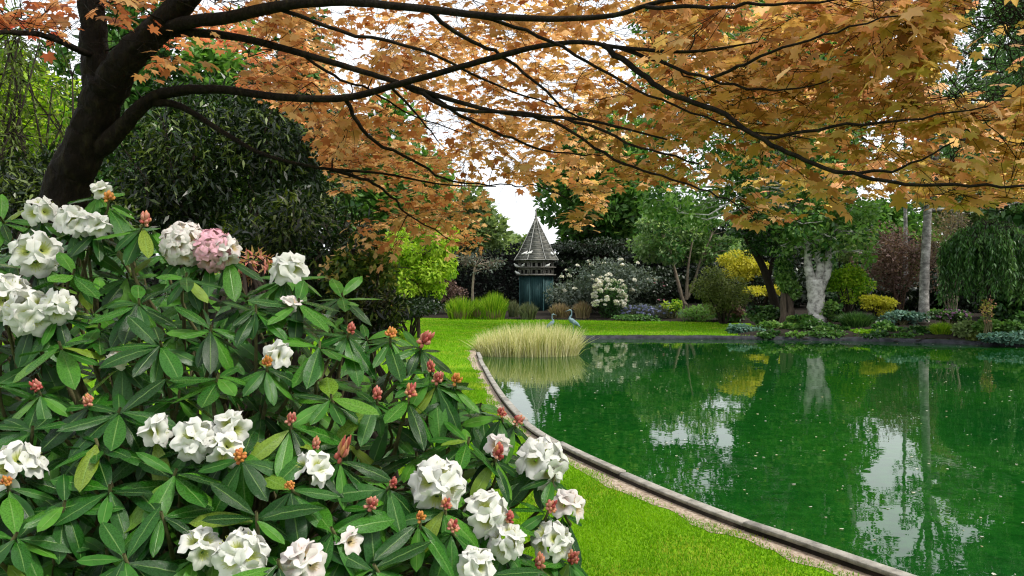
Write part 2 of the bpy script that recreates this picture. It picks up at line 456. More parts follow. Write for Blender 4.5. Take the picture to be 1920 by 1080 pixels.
M['grey'] = foliage('grey_green_leaf', [(0.05, 0.075, 0.055), (0.09, 0.12, 0.09), (0.15, 0.18, 0.15)], 0.25)
M['blueleaf'] = foliage('blue_green_leaf', [(0.05, 0.12, 0.09), (0.09, 0.19, 0.14), (0.16, 0.27, 0.21)], 0.25)
M['olive'] = foliage('olive_leaf', [(0.05, 0.075, 0.015), (0.09, 0.13, 0.025), (0.16, 0.19, 0.05)], 0.3)
M['plum'] = foliage('plum_leaf', [(0.09, 0.05, 0.045), (0.16, 0.10, 0.085), (0.26, 0.17, 0.15)], 0.3)
M['white_fl'] = foliage('white_blossom', [(0.55, 0.52, 0.46), (0.72, 0.70, 0.64), (0.8, 0.78, 0.74)], 0.2)
M['blue_fl'] = foliage('blue_blossom', [(0.12, 0.14, 0.30), (0.20, 0.22, 0.40), (0.32, 0.33, 0.50)], 0.2)
M['pink_fl'] = foliage('pink_blossom', [(0.45, 0.14, 0.26), (0.55, 0.24, 0.34), (0.6, 0.36, 0.42)], 0.2)
M['purple_fl'] = foliage('purple_blossom', [(0.18, 0.08, 0.18), (0.26, 0.14, 0.27), (0.36, 0.24, 0.35)], 0.2)
M['orange_fl'] = foliage('orange_blossom', [(0.5, 0.16, 0.06), (0.55, 0.28, 0.08), (0.55, 0.42, 0.12)], 0.3)
M['pieris'] = foliage('pieris_leaf', [(0.45, 0.12, 0.10), (0.55, 0.30, 0.22), (0.50, 0.42, 0.10), (0.16, 0.26, 0.04)], 0.3)
M['straw'] = foliage('straw_blade', [(0.30, 0.34, 0.10), (0.55, 0.53, 0.28), (0.72, 0.68, 0.46)], 0.35)
M['tan'] = foliage('tan_blade', [(0.12, 0.085, 0.05), (0.22, 0.16, 0.09), (0.30, 0.24, 0.14)], 0.3)
M['greyblade'] = foliage('grey_green_blade', [(0.06, 0.08, 0.045), (0.12, 0.14, 0.07), (0.18, 0.19, 0.10)], 0.3)
M['cream'] = foliage('cream_leaf', [(0.01, 0.03, 0.008), (0.04, 0.09, 0.012), (0.16, 0.24, 0.03), (0.50, 0.42, 0.12), (0.60, 0.40, 0.20)], 0.3)
M['tower_wood'] = rough_mat('tower_boards', (0.010, 0.032, 0.034), (0.020, 0.060, 0.062), 9, 0.6, 0.3, stretch=(6, 6, 0.4), c3=(0.035, 0.085, 0.085))
M['tower_trim'] = rough_mat('weathered_trim', (0.10, 0.095, 0.085), (0.20, 0.19, 0.17), 9, 0.8, 0.4)
M['shingle'] = rough_mat('shingle', (0.05, 0.052, 0.046), (0.12, 0.12, 0.105), 3, 0.9, 0.6, c3=(0.20, 0.19, 0.165))
M['batten'] = rough_mat('pale_batten', (0.20, 0.20, 0.19), (0.38, 0.38, 0.36), 5, 0.85, 0.4)
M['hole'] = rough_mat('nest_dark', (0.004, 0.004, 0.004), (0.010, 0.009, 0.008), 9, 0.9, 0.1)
M['bronze'] = rough_mat('verdigris_metal', (0.07, 0.13, 0.15), (0.15, 0.23, 0.26), 18, 0.5, 0.2, c3=(0.32, 0.40, 0.42))
M['dove'] = rough_mat('dove_feather', (0.62, 0.62, 0.60), (0.8, 0.8, 0.78), 20, 0.7, 0.1)
M['floating'] = foliage('floating_petal', [(0.42, 0.44, 0.40), (0.6, 0.58, 0.48), (0.36, 0.30, 0.14)], 0.2)

# ------------------------------------------------------------------ the setting: ground, pond, edging, beds
shore_px = [(886, 652), (890, 657), (905, 690), (925, 725), (950, 760), (985, 795), (1050, 835), (1180, 895), (1340, 960), (1480, 1008), (1690, 1080)]
left_edge = np.array([G(px, py, 0.19)[:2] for px, py in shore_px] + [(2.75, 3.85), (3.6, 2.8), (4.8, 1.5), (6.5, 0.2)])
left_s = smooth_path(np.c_[left_edge, np.zeros(len(left_edge))], 8)[:, :2]
far_edge = np.array([(22, 6), (22, 16), (17.4, 22.2), (14.6, 23.6), (12.0, 25.1), (8.0, 26.0), (4.5, 26.3), (2.6, 26.2), (0.4, 25.4), (-0.6, 23.6), tuple(left_edge[0])])
far_s = smooth_path(np.c_[far_edge, np.zeros(len(far_edge))], 8)[:, :2]
pond = np.concatenate([left_s[:-1], [left_edge[-1]], [(14, -1.0)], far_s[:-1]])

def build_ground():
    bm = bmesh.new()
    edges = []
    for loop in ([(-500, -300), (600, -300), (600, 900), (-500, 900)], [tuple(p) for p in pond]):
        vs_ = [bm.verts.new((x, y, GZ)) for x, y in loop]
        for i in range(len(vs_)):
            edges.append(bm.edges.new((vs_[i], vs_[(i + 1) % len(vs_)])))
    bmesh.ops.triangle_fill(bm, use_beauty=True, use_dissolve=False, edges=edges)
    for f in bm.faces:
        if f.normal.z < 0: f.normal_flip()
    me = bpy.data.meshes.new('ground'); bm.to_mesh(me); bm.free()
    me.materials.append(M['lawn'])
    o = bpy.data.objects.new('ground', me); COL.objects.link(o)
    return kind(o, 'structure')
build_ground()

mb = MB()
c = pond.mean(0)
big = c + (pond - c) * 1.0
off = unit(np.roll(pond, -1, 0) - np.roll(pond, 1, 0)); nrm = np.c_[off[:, 1], -off[:, 0]]
sgn = 1 if np.mean(np.sum(nrm * (pond - c), 1)) > 0 else -1
nrm = nrm * sgn                                           # outward from the pond
V = np.c_[pond + nrm * 0.10, np.zeros(len(pond))]
bm = bmesh.new()
wv = [bm.verts.new(p) for p in V]
we = [bm.edges.new((wv[i], wv[(i + 1) % len(wv)])) for i in range(len(wv))]
bmesh.ops.triangle_fill(bm, use_beauty=True, use_dissolve=False, edges=we)
for f in bm.faces:
    if f.normal.z < 0: f.normal_flip()
me = bpy.data.meshes.new('water'); bm.to_mesh(me); bm.free(); me.materials.append(M['water'])
o = bpy.data.objects.new('water', me); COL.objects.link(o); kind(o, 'structure')

# dark stony bank under the far lawn edge
k = len(far_s)
bz = [GZ + 0.012, GZ - 0.03, 0.02, -0.3]
bo = [0.05, -0.06, -0.10, -0.16]
fn = unit(np.gradient(far_s, axis=0)); fn = np.c_[fn[:, 1], -fn[:, 0]]
if np.mean(np.sum(fn * (far_s - c), 1)) < 0: fn = -fn
V = []
for z, o_ in zip(bz, bo):
    j = rng.normal(0, 0.025, (k, 1)) if o_ < 0 else 0
    V.append(np.c_[far_s + fn * (o_ + j), np.full(k, z) + rng.normal(0, 0.006, k)])
Q = [[a * k + i, a * k + i + 1, (a + 1) * k + i + 1, (a + 1) * k + i] for a in range(3) for i in range(k - 1)]
kind(mk('bank', np.concatenate(V), np.array(Q), M['bank'], smooth=False), 'structure')

# gravel strip beside the edging
ls = left_s
ln = unit(np.gradient(ls, axis=0)); ln = np.c_[ln[:, 1], -ln[:, 0]]
if np.mean(np.sum(ln * (ls - c), 1)) < 0: ln = -ln
k = len(ls)
wj = 0.165 + 0.04 * np.sin(np.arange(k) * 0.7) + rng.normal(0, 0.02, k)
V = np.concatenate([np.c_[ls - ln * 0.04, np.full(k, GZ + 0.004)], np.c_[ls + ln * wj[:, None], np.full(k, GZ + 0.004)]])
Q = [[i, i + 1, k + i + 1, k + i] for i in range(k - 1)]
kind(mk('gravel_strip', V, np.array(Q), M['gravel']), 'structure')
# inner wall of the pond under the edging
V = np.concatenate([np.c_[ls - ln * 0.002, np.full(k, GZ + 0.003)], np.c_[ls - ln * 0.06, np.full(k, -0.5)]])
kind(mk('bank', V, np.array(Q), M['bank']), 'structure')

# edging boards along the near shore
edging = thing('pond_edging', 'weathered grey timber board edging curving along the near shore of the pond', 'edging', (0.52, 8.66, GZ))
seg = np.r_[0, np.cumsum(np.linalg.norm(np.diff(ls, axis=0), axis=1))]
s0 = 1.3
lens = []
while s0 < seg[-1] - 0.3:
    L_ = random.uniform(1.3, 1.9); s1 = min(s0 + L_, seg[-1])
    t = np.linspace(s0 + 0.010, s1 - 0.010, 6)
    cx = np.c_[np.interp(t, seg, ls[:, 0]), np.interp(t, seg, ls[:, 1])]
    nn = np.c_[np.interp(t, seg, ln[:, 0]), np.interp(t, seg, ln[:, 1])]
    tw = random.uniform(-0.006, 0.006); zt = GZ + 0.075 + random.uniform(-0.012, 0.01); sh = random.uniform(-0.018, 0.018)
    w = 0.085
    zt -= GZ
    prof = [(-w + sh, zt - 0.03), (-w + sh, zt - 0.004), (-w + 0.004 + sh, zt), (sh - 0.004, zt + tw), (sh, zt - 0.004 + tw), (sh, zt - 0.03)]
    for pr, nm_, mt_ in ((prof, 'board', M['board']), ([(-0.085, -0.2), (-0.085, zt - 0.034), (-0.05, zt - 0.033), (-0.045, zt - 0.033), (-0.012, zt - 0.034), (-0.012, -0.1)], 'painted_shade_board', M['bark_dark'])):  # lower board's dark colour paints the shade on the edging's back face
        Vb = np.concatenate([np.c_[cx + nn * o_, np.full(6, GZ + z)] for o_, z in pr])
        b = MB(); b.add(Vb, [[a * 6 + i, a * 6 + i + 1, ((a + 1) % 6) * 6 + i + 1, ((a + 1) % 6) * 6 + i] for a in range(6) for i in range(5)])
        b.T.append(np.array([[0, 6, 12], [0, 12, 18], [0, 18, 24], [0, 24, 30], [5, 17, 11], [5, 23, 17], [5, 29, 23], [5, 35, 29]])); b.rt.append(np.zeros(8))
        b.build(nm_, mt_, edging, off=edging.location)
    s0 = s1

# planted beds beyond the lawn, rising to the back
bed_front = np.array([G(300, 590)[:2], G(700, 594)[:2], G(850, 597)[:2], G(960, 599.5)[:2], G(1080, 601)[:2], G(1240, 603)[:2], G(1400, 606)[:2], G(1418, 612)[:2],
                      G(1385, 622)[:2], [7.4, 26.25], [8.0, 26.08], [12.0, 25.18], [14.6, 23.7], [17.4, 22.3], [22.1, 16.0], [22.2, 6.0], [40, 2]])
bed_poly = np.concatenate([bed_front, [(70, 10), (70, 70), (-40, 70), (-40, 46)]])
def inside(poly, X, Y):
    r = np.zeros(X.shape, bool); n = len(poly)
    for i in range(n):
        x1, y1 = poly[i]; x2, y2 = poly[(i + 1) % n]
        if y1 == y2: continue
        cnd = ((y1 > Y) != (y2 > Y)) & (X < (x2 - x1) * (Y - y1) / (y2 - y1) + x1)
        r ^= cnd
    return r
def seg_dist(poly, X, Y):
    d = np.full(X.shape, 1e9)
    for i in range(len(poly) - 1):
        a, b = poly[i], poly[i + 1]; ab = b - a; L2 = ab @ ab
        t = np.clip(((X - a[0]) * ab[0] + (Y - a[1]) * ab[1]) / L2, 0, 1)
        d = np.minimum(d, np.hypot(X - a[0] - t * ab[0], Y - a[1] - t * ab[1]))
    return d
def bed_z(X, Y):
    X = np.asarray(X, float); Y = np.asarray(Y, float)
    ins = inside(bed_poly, X, Y); d = seg_dist(bed_front, X, Y)
    rise = np.where(X > 6.5, 0.50, 0.12)
    return np.where(ins, GZ + 0.01 + 0.07 * np.clip(d / 0.3, 0, 1) + rise * np.clip((d - 0.2) / 6, 0, 1), GZ - 0.08 - 0.02 * np.clip(d, 0, 5))
gx, gy = np.meshgrid(np.linspace(-30, 45, 260), np.linspace(2, 62, 260))
V = np.stack([gx, gy, bed_z(gx, gy) + rng.normal(0, 0.01, gx.shape)], -1).reshape(-1, 3)
keep = (seg_dist(bed_front, gx, gy) < 1.0) | inside(bed_poly, gx, gy)
n_ = 260
Q = []
for i in range(n_ - 1):
    for j in range(n_ - 1):
        if inside is not None and keep[i, j] and keep[i + 1, j + 1] and keep[i, j + 1] and keep[i + 1, j]:
            # leave open what would lie over the pond
            Q.append([i * n_ + j, i * n_ + j + 1, (i + 1) * n_ + j + 1, (i + 1) * n_ + j])
Q = np.array(Q)
cen = V[Q].mean(1)
Q = Q[(V[Q][:, :, 2].max(1) > GZ)]
cen = V[Q].mean(1)
inp = inside(pond, cen[:, 0], cen[:, 1])
Q = Q[~inp]
kind(mk('flower_bed', V, Q, M['soil'], smooth=True), 'structure')

near_bed = smooth_path([(-9, -2, 0), (-2, 0.2, 0), (-0.25, 1.0, 0), (0.02, 2.0, 0), (-0.25, 3.2, 0), (-0.75, 4.6, 0), (-1.4, 6.4, 0), (-2.4, 8.6, 0), (-4.5, 9.8, 0), (-9, 10, 0)], 6)[:, :2]
bm = bmesh.new()
nb = [bm.verts.new((x, y, GZ + 0.006)) for x, y in near_bed]
bmesh.ops.triangle_fill(bm, use_beauty=True, use_dissolve=False, edges=[bm.edges.new((nb[i], nb[(i + 1) % len(nb)])) for i in range(len(nb))])
for f in bm.faces:
    if f.normal.z < 0: f.normal_flip()
me = bpy.data.meshes.new('planting_bed'); bm.to_mesh(me); bm.free(); me.materials.append(M['soil'])
o = bpy.data.objects.new('planting_bed', me); COL.objects.link(o); kind(o, 'structure')

def gz(x, y):
    z = float(bed_z(np.array([x]), np.array([y]))[0])
    return max(z, GZ)

# mown grass blades on the visible lawn
def lawn_blades():
    pts = []
    for (x0, x1, y0, y1, n, h) in ((-1.4, 3.2, 3.2, 9.5, 210000, 0.024), (-1.2, 0.6, 9.0, 16, 40000, 0.04), (-9, 0, 12, 30, 70000, 0.05), (-7, 9, 26, 38, 50000, 0.055)):
        x = rng.uniform(x0, x1, n); y = rng.uniform(y0, y1, n)
        d = np.full(n, 1e9)
        ok = ~inside(pond, x, y) & ~((inside(bed_poly, x, y)) & (seg_dist(bed_front, x, y) > 0.05))
        ds = seg_dist(ls, x, y)
        edge = 0.115 + 0.04 * np.sin(y * 3.1) + 0.035 * np.sin(y * 9.7 + x * 4) + rng.normal(0, 0.04, n)
        ok &= ds > edge
        ok &= ~inside(near_bed, x, y)
        x, y = x[ok], y[ok]
        pts.append(np.c_[x, y, np.full(len(x), h)])
    p = np.concatenate(pts); n = len(p)
    a = rng.uniform(0, 2 * PI, n); lean = rng.uniform(0.1, 0.7, n) * p[:, 2]; h = p[:, 2] * rng.uniform(0.5, 1.2, n)
    w = rng.uniform(0.0022, 0.004, n) * (1 + p[:, 1] * 0.09)
    base = np.c_[p[:, :2], np.full(n, GZ - 0.002)]
    side = np.c_[np.cos(a), np.sin(a), np.zeros(n)] * w[:, None]
    b2 = a + rng.uniform(0.6, 2.5, n)
    tip = base + np.c_[np.cos(b2) * lean, np.sin(b2) * lean, h]
    V = np.stack([base - side, base + side, tip], 1).reshape(-1, 3)
    T = np.arange(3 * n).reshape(-1, 3)
    X, Y = p[:, 0], p[:, 1]
    pat = 0.5 + 0.22 * np.sin(X * 2.1 + 1.3 * np.sin(Y * 1.7)) + 0.18 * np.sin(Y * 3.3 + 2 * np.sin(X * 2.9)) + 0.14 * np.sin(X * 7.1 + Y * 5.3)
    o = mk('lawn_grass', V, T, M['grass'], rnd=np.clip(pat * 0.6 + rng.uniform(0, 0.4, n), 0, 0.999))
    kind(o, 'stuff'); o['label'] = 'short bright green mown grass of the lawn'; o['category'] = 'grass'
lawn_blades()

# petals and leaf scraps floating on the pond
n = 1000
x = rng.uniform(-1, 16, n * 3); y = 5 + 21 * rng.uniform(0, 1, n * 3) ** 1.2
ok = inside(pond, x, y) & (seg_dist(np.r_[pond, pond[:1]], x, y) > 0.15)
x, y = x[ok][:n], y[ok][:n]; n = len(x)
tri = np.array([[-.5, -.7, 0], [.5, -.6, 0.1], [.6, .4, 0.02], [0, 0.9, 0.12], [-.6, .3, 0.0]])
a = rng.uniform(0, 2 * PI, n)
R = np.zeros((n, 3, 3)); R[:, 0, 0] = np.cos(a); R[:, 0, 1] = -np.sin(a); R[:, 1, 0] = np.sin(a); R[:, 1, 1] = np.cos(a); R[:, 2, 2] = 1
V, Fp = inst(tri, np.array([[0, 1, 2, 3, 4]]), np.c_[x, y, np.full(n, 0.004)], R, rng.uniform(0.008, 0.024, n))
o = kind(mk('floating_petals', V, Fp, M['floating'], rnd=rng.uniform(0, 1, n)), 'stuff')
o['label'] = 'pale petals and leaf scraps scattered on the green pond water'; o['category'] = 'petals'

# ------------------------------------------------------------------ plant builders
LEAF = np.array([[0, 0, 0], [0.28, 0.45, 0.05], [0, 1, -0.06], [-0.28, 0.45, 0.05]])
LEAFQ = np.array([[0, 1, 2, 3]])
LONG = np.array([[0, 0, 0], [0.13, 0.4, 0.05], [0, 1, -0.12], [-0.13, 0.4, 0.05]])
ROUND = np.array([[0, 0, 0], [0.42, 0.3, 0.06], [0.38, 0.75, 0.04], [0, 1, -0.05], [-0.38, 0.75, 0.04], [-0.42, 0.3, 0.06]])
ROUNDQ = np.array([[0, 1, 2, 3, 4, 5]])

def clumps_in(center, radii, k, frac=0.42, r=None):
    """k uneven clumps filling an ellipsoid"""
    r = r or rng
    d = rdir(k, r); rad = r.uniform(0.25, 0.85, k) ** 0.6
    out = []
    for i in range(k):
        cc = np.asarray(center) + d[i] * rad[i] * np.asarray(radii)
        out.append((cc, np.asarray(radii) * frac * r.uniform(0.6, 1.25)))
    return out

def leaves(mb_, clumps, n, size, tmpl=LEAF, tq=LEAFQ, up=0.7, droop=0.0, hollow=0.45, spread=0.18):
    w = np.array([np.prod(c[1]) ** (2 / 3) for c in clumps]); w = w / w.sum()
    idx = rng.choice(len(clumps), n, p=w)
    C = np.array([c[0] for c in clumps])[idx]; Rr = np.array([c[1] for c in clumps])[idx]
    d = rdir(n); rad = rng.uniform(hollow ** 3, 1.15, n) ** (1 / 3)
    pos = C + d * Rr * rad[:, None]
    ok = pos[:, 2] > 0.10
    pos, d, idx = pos[ok], d[ok], idx[ok]; n = len(pos)
    dr = unit(d * 0.8 + rdir(n) * 0.9 + np.array([0, 0, -droop]))
    nm = unit(np.array([0, 0, up]) + d * 0.5 + rdir(n) * 0.6)
    R = frames(dr, nm)
    V, Q = inst(tmpl, tq, pos, R, size * rng.uniform(0.6, 1.35, n))
    base = rng.uniform(0, 1, len(clumps))
    rv = np.clip(base[idx] * 0.55 + rng.uniform(0, 0.45, n), 0, 0.999)
    mb_.V.append(V.astype(np.float32))
    (mb_.Q if tq.shape[1] == 4 else mb_.T).append(Q + mb_.n)
    (mb_.rq if tq.shape[1] == 4 else mb_.rt).append(rv)
    mb_.n += len(V)

def limb(a, b, sag=0.0, k=5, wob=0.04):
    a, b = np.asarray(a, float), np.asarray(b, float)
    t = np.linspace(0, 1, k)[:, None]; L_ = np.linalg.norm(b - a)
    p = a + (b - a) * t; p[:, 2] += sag * L_ * np.sin(PI * t[:, 0])
    p[1:-1] += rng.normal(0, wob * L_, (k - 2, 3))
    return p

def tree(name, label, cat, trunks, clumps, n, size, lm, bm_, tmpl=LEAF, tq=LEAFQ, up=0.7, droop=0.0, limbs=True, group=None, sides=7, twigs=0, hollow=0.45):
    """trunks: list of (points, r0, r1); clumps: crown clumps"""
    base = np.array(trunks[0][0][0], dtype=float)
    t = thing(name, label, cat, base, group)
    tips = []
    for (pts, r0, r1) in trunks:
        p = smooth_path(pts, 4)
        b = MB(); b.tube(p, np.linspace(r0, r1, len(p)) * (1 + 0.06 * rng.normal(size=len(p))), sides)
        b.build('trunk', bm_, t, True, base)
        tips += [(q, r0 + (r1 - r0) * i / len(p)) for i, q in enumerate(p)][len(p) // 3:]
    if limbs and clumps:
        b = MB(); TP = np.array([q for q, _ in tips])
        for (cc, rr) in clumps:
            dd = np.linalg.norm(TP - cc, axis=1) + 1.5 * np.maximum(0, TP[:, 2] - cc[2])
            j = int(np.argmin(dd)); r_ = tips[j][1] * 0.55
            b.tube(limb(TP[j], cc, 0.06), np.linspace(r_, r_ * 0.25, 5), 5)
            for _ in range(twigs):
                e = cc + rdir(1)[0] * rr * 1.1
                b.tube(limb(cc, e, 0.05, 4), np.linspace(r_ * 0.3, r_ * 0.08, 4), 3, cap=False)
        kind(b.build('branches', bm_, t, True, base), 'stuff')
    if n:
        b = MB(); leaves(b, clumps, n, size, tmpl, tq, up, droop, hollow)
        kind(b.build('crown', lm, t, False, base), 'stuff')
    return t

def E(px, py, d, rx, ry, rd=None):
    """centre and radii of an ellipsoid that looks rx, ry pixels wide at distance d"""
    return P(px, py, d), np.array([rx / F * d, rd if rd else rx / F * d * 0.9, ry / F * d])

BALL = None
def blossom_mesh(name, mat, petals=9):
    """a small ruffled flower head"""
    b = MB()
    d = rdir(petals * 3); d[:, 2] = np.abs(d[:, 2]) * 0.8 + d[:, 2] * 0.2
    d = unit(d)
    R = frames(unit(d + rdir(len(d)) * 0.8), d)
    V, Q = inst(ROUND - np.array([0, 0.5, 0]), ROUNDQ, d * 0.75, R, np.full(len(d), 0.8))
    b.V.append(V.astype(np.float32)); b.T.append(Q); b.rt.append(rng.uniform(0, 1, len(Q))); b.n += len(V)
    o = b.build(name, mat)
    me = o.data; bpy.data.objects.remove(o)
    return me
BLOS = {k_: blossom_mesh('blossom', M[k_]) for k_ in ('white_fl', 'pink_fl', 'blue_fl', 'purple_fl', 'orange_fl')}

def shrub(name, label, cat, px, py, d, rx, ry, n, size, lm, k=14, flowers=None, stem='bark_dark', tmpl=LEAF, tq=LEAFQ, up=0.7, droop=0.0, group=None, rd=None, frac=0.42, hollow=0.45, twigs=0):
    cc, rr = E(px, py, d, rx, ry, rd)
    g0 = gz(cc[0], cc[1]); base = np.array([cc[0], cc[1], g0])
    t = thing(name, label, cat, base, group)
    cl = clumps_in(cc, rr, k, frac)
    b = MB()
    for (q, r_) in cl[:9]:
        b.tube(limb(base + rng.normal(0, 0.05, 3) * [1, 1, 0] - [0, 0, 0.03], q, 0.02, 4), np.linspace(0.02, 0.006, 4) * max(1, d / 14), 4)
        for _ in range(twigs):
            b.tube(limb(q, q + rdir(1)[0] * r_ * 1.3, 0.02, 3), np.linspace(0.008, 0.003, 3) * max(1, d / 14), 3, cap=False)
    b.build('stems', M[stem], t, True, base)
    b = MB(); leaves(b, cl, n, size, tmpl, tq, up, droop, hollow)
    kind(b.build('foliage', lm, t, False, base), 'stuff')
    if flowers:
        key, nf, fs = flowers
        dd = rdir(nf * 4); dd = dd[(dd[:, 1] < 0.3) & (dd[:, 2] > -0.45)][:nf]
        for v in dd:
            q = cc + v * rr * rng.uniform(0.85, 1.12) - base
            q[2] = max(q[2], 0.05)
            link_copy(BLOS[key], 'flower_cluster', Matrix.Translation(q) @ Matrix.Rotation(rng.uniform(0, 6), 4, 'Z') @ Matrix.Diagonal((*(fs * rng.uniform(0.7, 1.3, 3)), 1)), t)
    return t

def blade_clump(name, label, cat, px, py_base, py_top, d, halfw, n, mat, w=0.012, arch=0.5, z0=None, group=None, depth=None, base_mat=None):
    """an upright tuft of arching blades; halfw is the half width of the tops in pixels"""
    x0 = (px - 960) / F * d
    g0 = gz(x0, d) if z0 is None else z0
    H = HC - (py_top - YH) / F * d - g0
    hw = halfw / F * d; dp = depth or hw * 0.8
    t = thing(name, label, cat, (x0, d, g0), group)
    a = rng.uniform(0, 2 * PI, n); rr = np.sqrt(rng.uniform(0, 1, n))
    foot = np.c_[np.cos(a) * rr * hw * (1 - arch * 0.75), np.sin(a) * rr * dp * (1 - arch * 0.75), np.full(n, -0.03)]
    top = np.c_[np.cos(a) * rr * hw, np.sin(a) * rr * dp, H * (1 - 0.35 * rr ** 2) * rng.uniform(0.6, 1.08, n)]
    top[:, :2] += rng.normal(0, 0.10 * hw + 0.01, (n, 2))
    mid = foot * 0.5 + top * 0.5; mid[:, 2] = top[:, 2] * 0.62; mid[:, :2] = foot[:, :2] * 0.62 + top[:, :2] * 0.38
    ang = rng.uniform(0, PI, n); sd = np.c_[np.cos(ang), np.sin(ang), np.zeros(n)] * w
    V = np.stack([foot - sd, foot + sd, mid + sd * 0.8, mid - sd * 0.8, top], 1).reshape(-1, 3)
    i0 = np.arange(n) * 5
    Q = np.c_[i0, i0 + 1, i0 + 2, i0 + 3]; T = np.c_[i0 + 3, i0 + 2, i0 + 4]
    rv = rng.uniform(0, 1, n)
    kind(mk('blades', V, [Q, T], mat, t, rnd=np.r_[rv, rv]), 'stuff')
    return t

def mat_plant(name, label, cat, px, py, d, rx, ry, n, size, lm, group=None, tmpl=ROUND, tq=ROUNDQ, k=9, flowers=None, up=1.1):
    return shrub(name, label, cat, px, py, d, rx, ry, n, size, lm, k=k, tmpl=tmpl, tq=tq, up=up, group=group, flowers=flowers, frac=0.5, stem='stem', rd=max(0.35, rx / F * d * 0.6))

# ------------------------------------------------------------------ the dovecote tower
def dovecote():
    d = 44.0; m = d / F
    base = P(1005, 592, d); x0 = base[0]; g0 = gz(x0, d)
    t = thing('dovecote', 'dark green octagonal dovecote tower with pointed shingle roof and pale nest openings', 'tower', (x0, d, g0))
    zz = lambda py: HC - (py - YH) * m - g0
    A = np.arange(8) * PI / 4 + PI / 8
    def ring(r): return np.c_[np.cos(A), np.sin(A)] * r / math.cos(PI / 8)
    def wedge(r0, z0, r1, z1, i, thick, name, mat, parent, g=0.0):
        a0 = np.array([ring(r0)[i], ring(r0)[(i + 1) % 8]]); a1 = np.array([ring(r1)[i], ring(r1)[(i + 1) % 8]])
        b0 = np.array([ring(r0 - thick)[i], ring(r0 - thick)[(i + 1) % 8]]); b1 = np.array([ring(r1 - thick)[i], ring(r1 - thick)[(i + 1) % 8]])
        def sh(p): cc = p.mean(0); return cc + (p - cc) * (1 - g)
        a0, a1, b0, b1 = map(sh, (a0, a1, b0, b1))
        V = [(*a0[0], z0), (*a0[1], z0), (*a1[1], z1), (*a1[0], z1), (*b0[0], z0), (*b0[1], z0), (*b1[1], z1), (*b1[0], z1)]
        Q = [[0, 1, 2, 3], [5, 4, 7, 6], [4, 0, 3, 7], [1, 5, 6, 2], [3, 2, 6, 7], [4, 5, 1, 0]]
        return mk(name, V, np.array(Q), mat, parent)
    rb = 30 * m
    for i in range(8):
        wedge(rb, -0.1, rb, zz(517), i, 0.06, 'wall_panel', M['tower_wood'], t, 0.04)
        b = MB(); p = ring(rb + 0.01)[i]
        b.tube([(*p, -0.1), (*p, zz(517))], 0.045, 6); b.build('corner_post', M['tower_wood'], t)
        for q in np.linspace(0.15, 0.85, 6):
            e = ring(rb + 0.006)[i] * (1 - q) + ring(rb + 0.006)[(i + 1) % 8] * q
            b = MB(); b.box((*e, (zz(517) - 0.1) / 2), (0.012, 0.012, (zz(517) + 0.06) / 2)); b.build('cover_strip', M['tower_wood'], t)
    # nest storeys: dark drum behind rails and dividers
    b = MB(); r = ring(rb - 0.02); V = np.concatenate([np.c_[r, np.full(8, zz(518))], np.c_[r, np.full(8, zz(485))]])
    b.add(V, [[i, (i + 1) % 8, 8 + (i + 1) % 8, 8 + i] for i in range(8)]); b.build('nest_drum', M['hole'], t)
    ro = rb + 3 * m
    for i in range(8):
        for (ya, yb) in ((517.5, 513.5), (506.5, 500.5), (493.5, 487)):
            wedge(ro, zz(ya), ro, zz(yb), i, 0.10, 'nest_rail', M['tower_trim'], t)
        for q in (0.0, 0.16, 0.5, 0.84):
            e = ring(ro - 0.03)[i] * (1 - q) + ring(ro - 0.03)[(i + 1) % 8] * q
            an = A[i] + PI / 8
            R = [[math.cos(an), -math.sin(an), 0], [math.sin(an), math.cos(an), 0], [0, 0, 1]]
            hw = 0.05 if q in (0.0,) else (0.045 if q != 0.5 else 0.075)
            b = MB(); b.box((*e, (zz(517) + zz(488)) / 2), (0.022, hw, (zz(488) - zz(517)) / 2 - 0.004), R); b.build('nest_divider', M['tower_trim'], t)
    for y_ in (515.5, 501.5):
        for i in range(8): wedge(ro + 4 * m, zz(y_ + 1), ro + 4 * m, zz(y_ - 0.8), i, 4 * m + 0.02, 'ledge', M['tower_trim'], t)
    roof = bpy.data.objects.new('roof', None); COL.objects.link(roof); roof.parent = t
    prof = np.array([(40, 488), (36, 481.5), (31, 474), (27.3, 466.5), (23.8, 459), (20.2, 451.5), (16.6, 444), (13.0, 436.5), (9.4, 429), (6.0, 421.5), (3.0, 414)])
    for k_ in range(10):
        for i in range(8):
            r0, y0 = prof[k_]; r1, y1 = prof[k_ + 1]
            wedge(r0 * m + 0.02, zz(y0), r1 * m, zz(y1), i, 0.05, 'shingle_course', M['shingle'], roof, 0.006)
            wedge(r0 * m + 0.032, zz(y0 + 0.6), r0 * m + 0.030, zz(y0 - 0.7), i, 0.035, 'edge_batten', M['batten'], roof)
    for i in range(8):
        pts = [(*(ring(r0 * m + 0.03)[i]), zz(y0)) for r0, y0 in prof]
        b = MB(); b.tube(pts, 0.026, 5); b.build('hip_batten', M['batten'], roof)
    b = MB(); b.tube([(0, 0, zz(416)), (0, 0, zz(411)), (0, 0, zz(408)), (0, 0, zz(404)), (0, 0, zz(389))], [0.13, 0.11, 0.05, 0.045, 0.018], 8)
    b.build('finial', M['tower_trim'], t)
    return x0, d, g0, zz, ro + 4 * m, m
tx, ty, tg, tz, tr, tm = dovecote()

